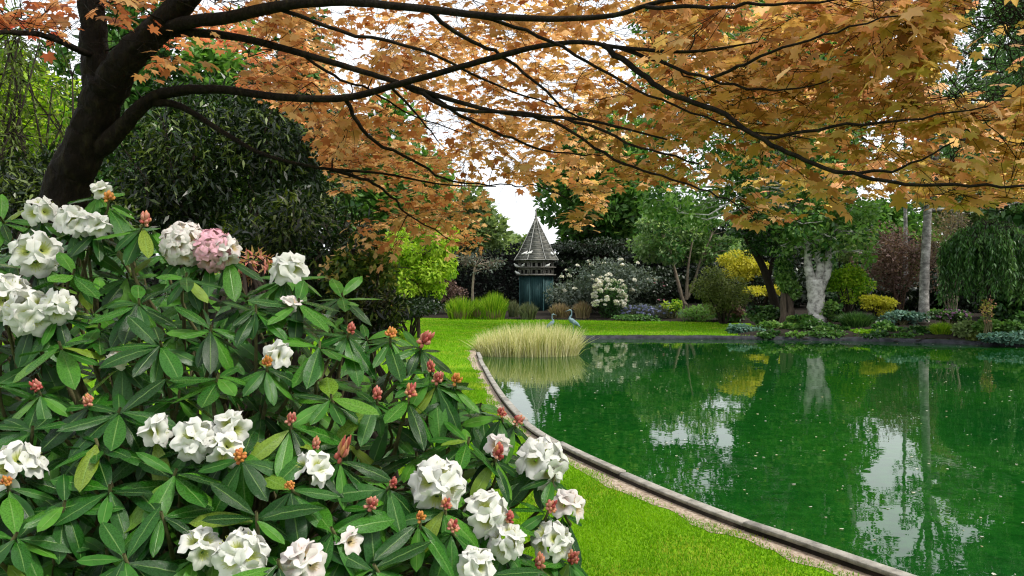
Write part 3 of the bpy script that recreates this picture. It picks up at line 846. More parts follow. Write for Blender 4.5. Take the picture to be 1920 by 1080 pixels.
def bird_mesh():
    pts = [(-0.20, 0, 0.02), (-0.12, 0, 0.04), (-0.02, 0, 0.075), (0.06, 0, 0.10), (0.10, 0, 0.145), (0.125, 0, 0.175), (0.15, 0, 0.18), (0.185, 0, 0.168)]
    V, Q = tube(smooth_path(pts, 3), np.interp(np.linspace(0, 7, 22), range(8), [0.02, 0.035, 0.07, 0.068, 0.04, 0.035, 0.03, 0.004]), 8)
    return V, Q
bv, bq = bird_mesh()
for (px, py, rz, lab) in ((968.5, 501, 2.6, 'white dove at the far left end of the dovecote upper ledge'), (980, 501, -1.0, 'white dove perched before the upper left nest openings'),
                      (1025, 501, 0.3, 'large looking white dove perched at the right of the upper nest ledge'), (971, 515, 2.9, 'white dove on the lower left ledge of the dovecote'),
                      (984, 479, 0.2, 'left of two white doves sitting on the dovecote roof edge'), (992, 479, 0.1, 'right of two white doves together on the dovecote roof edge'),
                      (1034, 480, 2.0, 'single white dove on the right side of the dovecote roof')):
    X = (px - 960) * tm; dx = X - tx
    rad = tr - 0.08 if py > 490 else (41 - (488 - py) * 0.8) * tm
    fa = [abs(dx * math.cos(a) + 0) for a in (0,)]
    # stand on the face of the octagon that looks to the pond
    best = None
    for i in range(8):
        an = i * PI / 4
        nx, ny = math.cos(an), math.sin(an)
        if ny > -0.2: continue
        yy = (rad - dx * nx) / ny
        s = abs(-dx * ny + yy * nx)
        if best is None or s < best[0]: best = (s, yy)
    o = mk('dove', bv, bq, M['dove'], smooth=True)
    o.location = (X, ty + best[1], tg + tz(py) + (0.0 if py > 490 else 0.02)); o.rotation_euler = (0, 0, rz)
    tag(o, lab, 'bird', 'doves on the dovecote')

# ------------------------------------------------------------------ heron figures at the far shore
def heron(px, d, py_top, label, lean, scale=1.0):
    x0 = (px - 960) / F * d; g0 = GZ
    H = HC - (py_top - YH) / F * d - g0
    t = thing('heron_statue', label, 'statue', (x0, d, g0), 'heron statues by the pond')
    s = H
    pts = np.array([(0.30, 0, 0.30), (0.22, 0, 0.36), (0.10, 0, 0.46), (-0.02, 0, 0.55), (-0.09, 0, 0.62), (-0.08, 0, 0.70), (-0.03, 0, 0.78), (-0.03, 0, 0.88), (-0.05, 0, 0.95), (-0.10, 0, 0.97), (-0.17, 0, 0.95), (-0.28, 0, 0.91)]) * s
    pts[:, 0] *= lean
    rad = np.array([0.012, 0.05, 0.095, 0.105, 0.07, 0.038, 0.028, 0.026, 0.032, 0.035, 0.014, 0.003]) * s * scale
    p = smooth_path(pts, 3); rr = np.interp(np.linspace(0, 11, len(p)), range(12), rad)
    b = MB(); b.tube(p, rr, 10); b.build('body', M['bronze'], t, True)
    for sx in (-0.03, 0.03):
        b = MB(); b.tube([(0.02 * s, sx * s, 0.50 * s), (0.05 * s, sx * s, 0.28 * s), (0.03 * s, sx * s, 0.03 * s), (-0.05 * s, sx * s, 0.0)], [0.022 * s, 0.012 * s, 0.011 * s, 0.008 * s], 6); b.build('leg', M['bronze'], t, True)
    b = MB(); V, Q = tube([np.array(q) for q in ((0.34 * s * lean, 0, 0.27 * s), (0.2 * s * lean, 0, 0.40 * s), (0.02 * s, 0, 0.58 * s))], [0.004, 0.07 * s, 0.05 * s], 8)
    V[:, 1] *= 1.55; b.add(V, Q); b.build('wing', M['bronze'], t, True)
heron(1073, 26.9, 580, 'blue grey heron statue on the lawn right of the reeds', 1.0)
heron(1034, 26.6, 588, 'smaller heron statue half hidden behind the reeds', -0.9, 0.95)

# ------------------------------------------------------------------ far planting, left to right
def T(px, py, d): return P(px, py, d)
def base_at(px, d, py=None):
    x = (px - 960) / F * d
    return np.array([x, d, gz(x, d) - 0.05])

# tall trees far behind
def far_tree(px, d, py_top, rx, py_low, label, lm, n=9000, size=0.34, name='tall_tree', k=40, bark='bark', **kw):
    b0 = base_at(px, d)
    cc, rr = E(px, (py_top + py_low) / 2, d, rx, (py_low - py_top) / 2)
    n = int(n * 1.25); size *= 1.5
    cl = clumps_in(cc, rr, k, 0.32)
    top = P(px, py_top + 0.25 * (py_low - py_top), d)
    return tree(name, label, 'tree', [([b0, b0 * 0.6 + top * 0.4 + [0.2, 0, 0], top], 0.26, 0.05)], cl, n, size, lm, M[bark], **kw)

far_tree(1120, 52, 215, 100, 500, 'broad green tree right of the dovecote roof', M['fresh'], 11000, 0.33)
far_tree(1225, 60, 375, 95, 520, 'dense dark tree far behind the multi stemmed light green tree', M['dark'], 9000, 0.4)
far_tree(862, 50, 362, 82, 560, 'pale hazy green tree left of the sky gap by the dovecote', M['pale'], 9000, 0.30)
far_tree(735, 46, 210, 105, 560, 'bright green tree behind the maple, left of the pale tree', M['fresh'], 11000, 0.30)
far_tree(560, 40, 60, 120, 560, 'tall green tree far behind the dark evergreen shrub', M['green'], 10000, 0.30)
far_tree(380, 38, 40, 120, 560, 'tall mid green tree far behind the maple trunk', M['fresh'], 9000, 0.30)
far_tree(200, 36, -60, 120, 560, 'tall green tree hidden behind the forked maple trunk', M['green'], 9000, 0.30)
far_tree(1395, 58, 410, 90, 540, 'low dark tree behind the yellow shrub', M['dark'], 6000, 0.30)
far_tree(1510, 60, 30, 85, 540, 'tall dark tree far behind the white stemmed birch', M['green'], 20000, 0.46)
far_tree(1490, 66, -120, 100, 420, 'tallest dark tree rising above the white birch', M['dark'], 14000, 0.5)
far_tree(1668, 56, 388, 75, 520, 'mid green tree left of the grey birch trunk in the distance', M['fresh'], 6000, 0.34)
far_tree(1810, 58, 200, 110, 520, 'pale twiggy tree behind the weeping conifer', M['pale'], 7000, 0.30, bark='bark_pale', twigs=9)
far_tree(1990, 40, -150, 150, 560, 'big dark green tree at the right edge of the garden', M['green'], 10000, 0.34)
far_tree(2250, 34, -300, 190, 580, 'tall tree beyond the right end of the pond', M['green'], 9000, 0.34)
far_tree(30, 30, 20, 130, 520, 'bright lime green tree behind the thin stems at the left', M['lime'], 9000, 0.20)
far_tree(-150, 28, -150, 150, 560, 'green tree beyond the left edge of the garden', M['fresh'], 7000, 0.24)
far_tree(960, 75, 440, 70, 560, 'small faraway tree at the foot of the sky gap', M['pale'], 3500, 0.4)

# dark hedge closing the garden
def hedge(name, label, pts, h, thick, n, lm, size=0.22):
    pts = np.asarray(pts, float); b0 = np.array([*pts[0], gz(*pts[0])])
    t = thing(name, label, 'hedge', b0)
    L_ = np.r_[0, np.cumsum(np.linalg.norm(np.diff(pts, axis=0), axis=1))]
    s = rng.uniform(0, L_[-1], n); x = np.interp(s, L_, pts[:, 0]); y = np.interp(s, L_, pts[:, 1])
    top = h * (1 + 0.05 * np.sin(s * 0.9) + 0.03 * np.sin(s * 2.3))
    z = top * rng.uniform(0.0, 1.0, n) ** 0.8
    y = y + np.where(rng.uniform(size=n) < 0.75, -thick * rng.uniform(0.8, 1.05, n), thick * rng.uniform(-0.8, 1, n))
    pos = np.c_[x, y, z + GZ]
    V, Q = inst(LEAF, LEAFQ, pos, frames(rdir(n), unit(rdir(n) + np.array([0, -0.8, 0.5]))), size * rng.uniform(0.6, 1.3, n))
    kind(mk('foliage', V - b0, Q, lm, t, rnd=rng.uniform(0, 1, n)), 'stuff')
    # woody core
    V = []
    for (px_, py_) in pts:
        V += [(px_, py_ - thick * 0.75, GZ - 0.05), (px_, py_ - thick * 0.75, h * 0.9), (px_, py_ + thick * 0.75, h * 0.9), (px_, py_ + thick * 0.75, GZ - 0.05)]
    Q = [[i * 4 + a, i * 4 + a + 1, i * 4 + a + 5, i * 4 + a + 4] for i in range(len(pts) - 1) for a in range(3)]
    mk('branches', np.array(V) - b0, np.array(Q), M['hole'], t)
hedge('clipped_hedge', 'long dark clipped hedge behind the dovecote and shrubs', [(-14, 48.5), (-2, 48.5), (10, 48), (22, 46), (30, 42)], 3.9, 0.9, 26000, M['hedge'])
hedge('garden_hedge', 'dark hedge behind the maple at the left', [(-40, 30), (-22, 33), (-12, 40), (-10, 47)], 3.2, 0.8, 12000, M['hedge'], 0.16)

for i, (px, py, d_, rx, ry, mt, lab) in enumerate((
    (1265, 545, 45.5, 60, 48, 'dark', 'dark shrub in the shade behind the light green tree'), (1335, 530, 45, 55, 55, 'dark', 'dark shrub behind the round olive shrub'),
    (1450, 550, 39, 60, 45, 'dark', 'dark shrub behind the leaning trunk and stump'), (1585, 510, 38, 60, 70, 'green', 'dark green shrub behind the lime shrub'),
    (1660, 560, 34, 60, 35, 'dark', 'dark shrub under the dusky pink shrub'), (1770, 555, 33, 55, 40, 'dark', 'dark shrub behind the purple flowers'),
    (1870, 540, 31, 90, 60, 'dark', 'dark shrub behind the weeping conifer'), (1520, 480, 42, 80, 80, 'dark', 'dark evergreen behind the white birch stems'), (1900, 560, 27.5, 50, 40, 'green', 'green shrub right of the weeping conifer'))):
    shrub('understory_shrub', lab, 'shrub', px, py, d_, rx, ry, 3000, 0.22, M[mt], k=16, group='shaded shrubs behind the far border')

# cedar with flat dark layers right of the tower
b0 = base_at(1130, 46)
cl = []
for i in range(26):
    py = random.uniform(455, 520); px = random.uniform(1045, 1240)
    cc, rr = E(px, py, 45.5 + random.uniform(-1, 1), random.uniform(22, 42), random.uniform(4, 8), 0.9)
    cl.append((cc, rr))
tree('cedar', 'low dark cedar with flat layered branches behind the flowering shrubs', 'tree', [([b0, P(1130, 520, 46), P(1135, 450, 46)], 0.22, 0.06)], cl, 11000, 0.16, M['dark'], M['bark_dark'], up=1.3)

# lime green weeping maple left of the lawn
d_ = 25
b0 = base_at(786, d_)
cl = [E(random.uniform(725, 842), py, d_ + random.uniform(-.8, .8), random.uniform(14, 28), random.uniform(10, 20), 0.4) for py in np.linspace(432, 548, 48)]
tree('weeping_maple', 'lime green dome shaped maple at the back left of the lawn', 'tree', [([b0, P(783, 550, d_), P(790, 480, d_)], 0.07, 0.03)], cl, 9000, 0.13, M['lime'], M['bark'], up=0.9, droop=0.6)
shrub('dark_shrub', 'dark low shrub under the lime green maple', 'shrub', 770, 574, 24.6, 75, 26, 4500, 0.11, M['dark'])

# small flat topped bare tree
d_ = 40
b0 = base_at(888, d_)
cl = [E(random.uniform(852, 940), random.uniform(502, 522) - 24 * math.cos((px_ - 895) / 42), d_ + random.uniform(-.6, .6), 13, 9, 0.5) for px_ in np.linspace(850, 940, 26)]
tree('umbrella_tree', 'small umbrella shaped tree with grey twigs beside the dovecote', 'tree', [([b0, P(886, 545, d_), P(890, 500, d_)], 0.09, 0.05)], cl, 420, 0.16, M['grey'], M['bark_pale'], twigs=10, up=1.2)
shrub('dusky_shrub', 'dusky shrub under the umbrella shaped tree', 'shrub', 845, 540, 41, 32, 34, 1500, 0.14, M['plum'], twigs=4)

# ornamental grasses along the bed
for (px, yb, yt, d_, hw, n, mt, lab) in (
    (862, 593, 553, 37.6, 30, 900, 'lime', 'lime green grass tussock at the left end of the bed'),
    (926, 594, 545, 37.2, 30, 1200, 'lime', 'tallest lime green grass tussock left of the dovecote'),
    (893, 594, 556, 38.2, 18, 500, 'lime', 'small lime grass tussock between two larger ones'),
    (990, 596, 565, 37.0, 20, 700, 'greyblade', 'grey green grass tussock in front of the dovecote'),
    (963, 595, 560, 38.0, 14, 350, 'greyblade', 'wispy small grass tuft left of the grey tussock'),
    (1050, 597, 566, 37.2, 22, 800, 'tan', 'tan grass tussock right of the dovecote foot'),
    (1092, 597, 563, 37.0, 19, 700, 'tan', 'tan grass tussock beside the white flowering shrub')):
    t = blade_clump('grass_tussock', lab, 'grass', px, yb, yt, d_, hw, n, M[mt], 0.02, 0.5, group='grass tussocks along the bed')
    if mt == 'lime':    # old brown leaves round the foot
        n2 = 260; a = rng.uniform(0, 2 * PI, n2); hw_ = hw / F * d_
        foot = np.c_[np.cos(a) * hw_ * 0.5, np.sin(a) * hw_ * 0.45, np.zeros(n2)]; top = foot * 1.5; top[:, 2] = rng.uniform(0.25, 0.55, n2)
        sd = np.c_[np.sin(a), -np.cos(a), np.zeros(n2)] * 0.02
        mk('old_blades', np.stack([foot - sd, foot + sd, top], 1).reshape(-1, 3), np.arange(n2 * 3).reshape(-1, 3), M['tan'], t, rnd=rng.uniform(0, 1, n2))

# the reeds in the water
reeds = thing('reed_clump', 'pale straw coloured reed clump standing in the pond corner', 'reeds', (0.41, 20.6, 0))
n = 3600
fx = rng.uniform(-1, 1, n); fy = rng.uniform(-1, 1, n) * np.sqrt(1 - fx ** 2)
foot = np.c_[fx * 1.28, fy * 0.7, np.full(n, -0.05)]
hh = (0.78 - 0.22 * np.abs(fx - 0.15) ** 2) * rng.uniform(0.40, 1.18, n)
ln2 = rng.normal(0, 0.10, (n, 2)) * np.where(rng.uniform(size=(n, 1)) < 0.18, 2.8, 1) + np.c_[fx * 0.10, fy * 0.05]
ln2[fx > 0.85] += [0.12, 0]
top = foot + np.c_[ln2, hh + 0.05]; mid = foot + np.c_[ln2 * 0.3, hh * 0.6]
an = rng.uniform(0, PI, n); sd = np.c_[np.cos(an), np.sin(an), np.zeros(n)] * 0.011
V = np.stack([foot - sd, foot + sd, mid + sd * 0.8, mid - sd * 0.8, top], 1).reshape(-1, 3); i0 = np.arange(n) * 5
rv = rng.uniform(0, 1, n)
kind(mk('blades', V, [np.c_[i0, i0 + 1, i0 + 2, i0 + 3], np.c_[i0 + 3, i0 + 2, i0 + 4]], M['straw'], reeds, rnd=np.r_[rv, rv]), 'stuff')

# flowering shrubs right of the tower
shrub('rhododendron_shrub', 'large grey green shrub with scattered pale flowers behind the white azalea', 'shrub', 1138, 540, 39.5, 92, 50, 9000, 0.16, M['grey'], k=26, flowers=('white_fl', 26, 0.11))
shrub('azalea', 'rounded azalea covered in white flowers beside the tan tussock', 'shrub', 1142, 559, 36.8, 30, 40, 2500, 0.10, M['green'], k=14, flowers=('white_fl', 70, 0.12))
shrub('dark_shrub', 'dark shrub right of the grey flowering shrub', 'shrub', 1225, 560, 40, 40, 36, 2600, 0.14, M['dark'], flowers=('pink_fl', 6, 0.07))
# perennials
mat_plant('bluebell_patch', 'patch of blue flowers right of the white azalea', 'flowers', 1200, 586, 36.4, 32, 14, 1400, 0.09, M['grey'], flowers=('blue_fl', 40, 0.075), tmpl=LONG, tq=LEAFQ)
mat_plant('bluebell_patch', 'bluish flower patch before the light green tree', 'flowers', 1252, 584, 36.2, 26, 14, 1200, 0.09, M['grey'], flowers=('blue_fl', 22, 0.07), tmpl=LONG, tq=LEAFQ)
mat_plant('perennial', 'low dark leafy border plant at the lawn edge under the blue flowers', 'plant', 1225, 597, 35.8, 60, 6, 1500, 0.09, M['green'])
mat_plant('perennial', 'fresh green leafy perennial right of the light green tree foot', 'plant', 1310, 588, 34.9, 34, 14, 1800, 0.13, M['fresh'], tmpl=LONG, tq=LEAFQ)
mat_plant('perennial', 'lime tipped perennial by the stems of the light green tree', 'plant', 1262, 572, 36.0, 14, 10, 500, 0.10, M['lime'])
mat_plant('perennial', 'mid green perennial mound left of the round olive shrub foot', 'plant', 1362, 592, 34.6, 30, 10, 1300, 0.11, M['green'])
mat_plant('perennial', 'dark plum leaved perennial under the round olive shrub', 'plant', 1375, 578, 34.4, 30, 12, 900, 0.11, M['plum'])

# the light green multi-stemmed tree
d_ = 42.0
b0 = base_at(1285, d_)
cl = [E(random.uniform(1195, 1390), random.uniform(388, 485), d_ + random.uniform(-1.5, 1.5), random.uniform(15, 30), random.uniform(11, 20)) for _ in range(42)]
tree('stemmed_tree', 'light green tree with several slim grey stems by the far lawn', 'tree',
     [([b0, P(1278, 555, d_), P(1266, 510, d_), P(1250, 450, d_)], 0.13, 0.05), ([b0 + [0.05, 0, 0.3], P(1288, 540, d_), P(1290, 500, d_), P(1300, 440, d_)], 0.11, 0.04), ([b0 + [0.1, 0, 0.4], P(1300, 535, d_), P(1313, 490, d_), P(1335, 440, d_)], 0.11, 0.04)],
     cl, 7500, 0.24, M['mint'], M['bark_pale'], twigs=3)
shrub('round_shrub', 'rounded olive green shrub left of the leaning trunk', 'shrub', 1355, 545, 33.2, 48, 42, 6500, 0.10, M['olive'], k=20, up=1.1)
shrub('yellow_shrub', 'bright yellow leaved shrub behind the round olive shrub', 'shrub', 1392, 494, 37.0, 42, 28, 5000, 0.13, M['yellow'], k=16)
shrub('yellow_shrub', 'low yellow leaved shrub between leaning trunk and stump', 'shrub', 1425, 545, 36.0, 36, 9, 1500, 0.12, M['yellow'], k=8)
# the leaning dark tree
d_ = 31.5
b0 = base_at(1462, d_)
cl = [E(random.uniform(1385, 1490), random.uniform(400, 470), d_ + random.uniform(-1, 1), random.uniform(14, 28), random.uniform(9, 16)) for _ in range(26)]
tree('leaning_tree', 'dark leaning trunk with green crown left of the white birch', 'tree', [([b0, P(1450, 560, d_), P(1430, 500, d_), P(1402, 450, d_), P(1392, 425, d_)], 0.20, 0.10), ([P(1440, 530, d_), P(1450, 480, d_), P(1462, 440, d_)], 0.1, 0.04)], cl, 6500, 0.12, M['green'], M['bark_dark'])
# stump
d_ = 29.5
b0 = base_at(1476, d_)
st = thing('tree_stump', 'brown upright tree stump left of the white birch', 'stump', b0)
b = MB(); hs = P(1476, 545, d_)[2] - b0[2]
b.tube([(0, 0, 0), (0.02, 0, hs * 0.3), (-0.02, 0, hs * 0.7), (0.03, 0, hs)], [0.34, 0.26, 0.24, 0.22], 10); b.build('wood', M['bark'], st, True)
shrub('ivy_shrub', 'green leafy growth over the brown stump', 'shrub', 1478, 520, 29.4, 26, 34, 2600, 0.13, M['fresh'], k=12)
mat_plant('perennial', 'dark green mound left of the stump', 'plant', 1432, 588, 31.0, 30, 16, 1500, 0.10, M['green'])

# the white stemmed birch
d_ = 29.0
b0 = base_at(1531, d_)
cl = [E(random.uniform(1440, 1640), random.uniform(385, 475), d_ + random.uniform(-1.6, 1.6), random.uniform(18, 34), random.uniform(12, 24)) for _ in range(32)]
cl += [E(px_, py_, d_ + random.uniform(-2, 2), random.uniform(26, 42), random.uniform(20, 34)) for px_, py_ in [(random.uniform(1210, 1650), random.uniform(-60, 430)) for _ in range(170)] if py_ < np.interp(px_, [1200, 1400, 1460, 1580, 1620], [392, 440, 440, 430, 330])]
tree('white_birch', 'white multi stemmed birch with green crown on the far bank', 'tree',
     [([b0, b0 + [0, 0, 0.5], P(1530, 555, d_), P(1527, 525, d_)], 0.33, 0.29),
      ([P(1527, 540, d_), P(1515, 500, d_), P(1512, 450, d_), P(1480, 330, d_), P(1440, 150, d_)], 0.19, 0.05),
      ([P(1531, 538, d_), P(1538, 500, d_), P(1532, 455, d_), P(1545, 300, d_), P(1550, 60, d_)], 0.17, 0.05),
      ([P(1537, 545, d_), P(1552, 505, d_), P(1556, 460, d_), P(1590, 350, d_), P(1620, 180, d_)], 0.17, 0.05)],
     cl, 34000, 0.20, M['fresh'], M['birch'], twigs=1, sides=9)
shrub('lime_shrub', 'lime green rounded shrub right of the white birch', 'shrub', 1592, 534, 29.4, 40, 32, 3600, 0.11, M['lime'], k=14)
shrub('yellow_shrub', 'yellow green shrub with pale tips right of the lime shrub', 'shrub', 1640, 572, 28.6, 36, 17, 2200, 0.10, M['yellow'], k=12)
shrub('pale_shrub', 'pale cream leaved shrub high behind the white birch', 'shrub', 1590, 466, 33.0, 30, 26, 2200, 0.13, M['pale'], k=10)
hedge('far_hedge', 'olive clipped hedge between the birches in the distance', [((1590 - 960) / F * 42, 42), ((1720 - 960) / F * 42, 42)], 3.6, 0.5, 3500, M['olive'], 0.18)
blade_clump('grass_tussock', 'dark green spiky tussock in front of the white birch', 'grass', 1605, 622, 583, 27.4, 40, 1800, M['green'], 0.012, 0.6)

# pinkish twiggy shrub, grey birch
shrub('plum_shrub', 'dusky pink twiggy shrub left of the grey birch trunk', 'shrub', 1690, 490, 31.0, 66, 62, 5000, 0.11, M['plum'], k=24, twigs=10, stem='twig')
shrub('twig_shrub', 'brown bare twiggy shrub right of the grey birch trunk', 'shrub', 1785, 455, 30.0, 56, 66, 1800, 0.09, M['tan'], k=24, twigs=16, stem='bark_pale')
d_ = 28.0
b0 = base_at(1732, d_)
cl = [E(random.uniform(1700, 1910), random.uniform(-120, 380), d_ + random.uniform(-2, 2), random.uniform(14, 32), random.uniform(12, 26)) for _ in range(54)]
tree('grey_birch', 'tall grey birch with single patchy trunk on the far bank', 'tree', [([b0, P(1733, 520, d_), P(1737, 440, d_), P(1740, 340, d_), P(1743, 200, d_), P(1742, 20, d_)], 0.19, 0.08), ([P(1742, 330, d_), P(1772, 240, d_), P(1795, 120, d_)], 0.09, 0.04), ([P(1741, 300, d_), P(1715, 200, d_), P(1700, 90, d_)], 0.08, 0.03)],
     cl, 8500, 0.14, M['green'], M['birch_grey'], twigs=8, sides=9)
b0 = base_at(1699, 36)
cl = [E(1697 + random.uniform(-40, 40), random.uniform(240, 380), 36, 14, 10) for _ in range(8)]
tree('thin_birch', 'thin pale birch stem behind the dusky pink shrub', 'tree', [([b0, P(1698, 480, 36), P(1697, 380, 36), P(1696, 230, 36)], 0.11, 0.06)], cl, 700, 0.10, M['fresh'], M['birch_grey'], twigs=4)
# willow like tree at upper right
d_ = 21.0
b0 = np.array([18.3, 26.5, gz(18.3, 26.5)])
tp = P(1905, 60, 22)
cl = []
for _ in range(70):
    px = random.uniform(1775, 2020); py = random.uniform(-80, 330)
    if px < 1850 and random.random() < 0.5: continue
    cl.append(E(px, py, d_ + random.uniform(-2, 2), random.uniform(10, 20), random.uniform(22, 42)))
tree('hanging_birch', 'green tree with hanging twigs at the upper right edge', 'tree', [([b0, b0 * 0.5 + tp * 0.5, tp], 0.25, 0.08)], cl, 13000, 0.085, M['green'], M['bark_dark'], droop=1.5, twigs=2)

# weeping conifer
d_ = 24.2
cc = P(1850, 500, d_); b0 = np.array([cc[0], d_, gz(cc[0], d_) - 0.03])
wt = thing('weeping_conifer', 'dark green weeping conifer with hanging fronds at the right', 'tree', b0)
b = MB(); b.tube(smooth_path([b0, b0 + [0.1, 0, 1.0], P(1845, 460, d_), P(1848, 425, d_)], 3) - b0, np.linspace(0.07, 0.03, 10), 7); b.build('trunk', M['bark_dark'], wt, True)
b = MB(); bl = MB()
for i in range(230):
    a = random.uniform(0, 2 * PI); rr_ = math.sqrt(random.uniform(0.05, 1)) * 1.35
    x = cc[0] + 0.1 + math.cos(a) * rr_ * 1.05; y = d_ + math.sin(a) * rr_ * 0.9
    ztop = P(0, 412, d_)[2] - 0.65 * (rr_ / 1.35) ** 2 + random.uniform(-0.15, 0.1); zb = max(0.45, ztop - random.uniform(0.9, 2.2))
    p = np.array([[cc[0], d_, ztop - 0.15], [x * 0.8 + cc[0] * 0.2, y * 0.8 + d_ * 0.2, ztop], [x, y, ztop - 0.25], [x + random.uniform(-.06, .06), y, (ztop + zb) / 2], [x + random.uniform(-.1, .1), y, zb]])
    b.tube(p - b0, [0.012, 0.01, 0.008, 0.006, 0.003], 3, cap=False)
    n2 = 70; tt = rng.uniform(0.28, 1, n2); q = np.array([np.interp(tt * 4, range(5), p[:, j]) for j in range(3)]).T + rng.normal(0, 0.04, (n2, 3))
    dr = unit(rdir(n2) * 0.8 + np.array([0, 0, -1.2]))
    V, Q = inst(LONG, LEAFQ, q - b0, frames(dr, rdir(n2) + [0, -0.5, 0.4]), 0.16 * rng.uniform(0.6, 1.3, n2))
    bl.add(V, Q, r=rng.uniform(0, 0.45) + rng.uniform(0, 0.5, n2))
b.build('branches', M['bark_dark'], wt, True); kind(bl.build('fronds', M['green'], wt), 'stuff')

# plants along the far bank
far_bank = (
    (1396, 622, 27.0, 32, 9, 'blueleaf', 'white edged leafy plant mat at the end of the lawn'),
    (1455, 616, 27.2, 34, 14, 'fresh', 'leafy green mound at the bank left of the white birch'),
    (1512, 618, 26.9, 34, 14, 'green', 'leafy mound directly below the white birch trunk'),
    (1566, 622, 26.6, 32, 12, 'green', 'dark leafy mound at the bank under the spiky tussock'),
    (1500, 600, 28.6, 20, 9, 'fresh', 'small green plant left of the white birch foot'),
    (1622, 628, 26.0, 28, 7, 'lime', 'low yellowish mat hanging over the bank'),
    (1668, 618, 26.4, 34, 13, 'fresh', 'green broad leaved plant at the bank before the plum shrub'),
    (1715, 622, 25.8, 28, 11, 'green', 'dark green plant at the bank under the grey birch'),
    (1690, 596, 27.5, 38, 10, 'blueleaf', 'blue green hosta mound left of the grey birch foot'),
    (1560, 580, 28.8, 20, 16, 'fresh', 'fresh green plant beside the right foot of the white birch'),
    (1810, 618, 24.6, 26, 14, 'pale', 'pale green plant at the bank under the weeping conifer'),
    (1862, 612, 24.0, 30, 18, 'fresh', 'green fern like plant at the bank near the right edge'),
    (1888, 634, 23.2, 40, 12, 'blueleaf', 'blue hosta overhanging the water at the right edge'),
    (1440, 630, 26.1, 26, 7, 'green', 'low dark mat at the water edge right of the white edged plant'),
    (1490, 631, 26.0, 30, 8, 'fresh', 'low green mat at the water edge below the white birch'),
    (1545, 632, 25.9, 30, 8, 'green', 'dark low mat at the water edge right of the white birch'),
    (1645, 634, 25.5, 30, 8, 'green', 'dark trailing mat at the water edge before the plum shrub'),
    (1705, 635, 25.3, 32, 8, 'fresh', 'fresh green trailing mat at the water edge below the grey birch'),
    (1838, 633, 24.2, 30, 9, 'olive', 'olive mat at the water edge below the weeping conifer'),
    (1915, 606, 23.4, 26, 18, 'green', 'dark green bush at the right edge of the bank'))
for (px, py, d_, rx, ry, mt, lab) in far_bank:
    mat_plant('bank_plant', lab, 'plant', px, py, d_, rx, ry, 1100, 0.10, M[mt], group='plants along the far bank')
mat_plant('flower_mound', 'mound of purple flowers right of the grey birch foot', 'flowers', 1782, 592, 26.6, 34, 11, 900, 0.09, M['green'], flowers=('purple_fl', 34, 0.055))
mat_plant('pink_plant', 'salmon pink leaved plant in front of the weeping conifer', 'plant', 1853, 578, 23.6, 10, 20, 220, 0.06, M['pieris'], k=9)
blade_clump('sedge_tuft', 'bright lime sedge tuft on the bank below the purple flowers', 'grass', 1766, 630, 602, 25.2, 28, 900, M['lime'], 0.010, 0.6)

# ------------------------------------------------------------------ shrubs behind the near bush, left
def dense_shrub(name, label, px, py, d, rx, ry, rd, n, size, mat, k=40, tmpl=LONG, up=0.9, droop=0.3, stem='bark_dark', ns=14, group=None):
    cc, rr = E(px, py, d, rx, ry, rd)
    base = np.array([cc[0], cc[1], GZ]); t = thing(name, label, 'shrub', base, group)
    cl = clumps_in(cc, rr, k, 0.34)
    b = MB()
    for (q, r_) in cl[:ns]:
        b.tube(limb(base + rng.normal(0, 0.12, 3) * [1, 1, 0] - [0, 0, 0.03], q, 0.03, 6), np.linspace(0.035, 0.008, 6), 5)
        for _ in range(3): b.tube(limb(q, q + rdir(1)[0] * r_ * 1.2, 0.02, 3), np.linspace(0.008, 0.003, 3), 3, cap=False)
    kind(b.build('stems', M[stem], t, True, base), 'stuff')
    b = MB(); leaves(b, cl, n, size, tmpl, LEAFQ, up, droop, 0.3)
    kind(b.build('foliage', mat, t, False, base), 'stuff')
    return t
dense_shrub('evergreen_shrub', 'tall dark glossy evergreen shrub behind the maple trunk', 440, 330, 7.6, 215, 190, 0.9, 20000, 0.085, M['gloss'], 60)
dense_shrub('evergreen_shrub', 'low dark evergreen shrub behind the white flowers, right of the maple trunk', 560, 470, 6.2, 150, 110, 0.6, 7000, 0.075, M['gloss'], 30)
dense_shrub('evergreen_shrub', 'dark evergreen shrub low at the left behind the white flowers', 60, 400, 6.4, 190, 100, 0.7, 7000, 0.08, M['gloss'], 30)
dense_shrub('thin_stemmed_shrub', 'open shrub with thin dark stems at the far left', 60, 190, 8.2, 120, 170, 0.6, 2400, 0.075, M['olive'], 30, ns=30)
dense_shrub('variegated_shrub', 'loose yellow green and cream leaved shrub right of the dark evergreens', 676, 520, 5.2, 72, 70, 0.35, 3600, 0.05, M['cream'], 40, LEAF)
dense_shrub('evergreen_shrub', 'dark evergreen shrub below the yellow green leaves, behind the red buds', 690, 585, 5.0, 95, 62, 0.35, 5000, 0.055, M['gloss'], 30)
dense_shrub('pieris_shrub', 'small shrub with reddish and yellow young leaves among the white flowers', 472, 500, 3.3, 46, 26, 0.10, 260, 0.04, M['pieris'], 14)

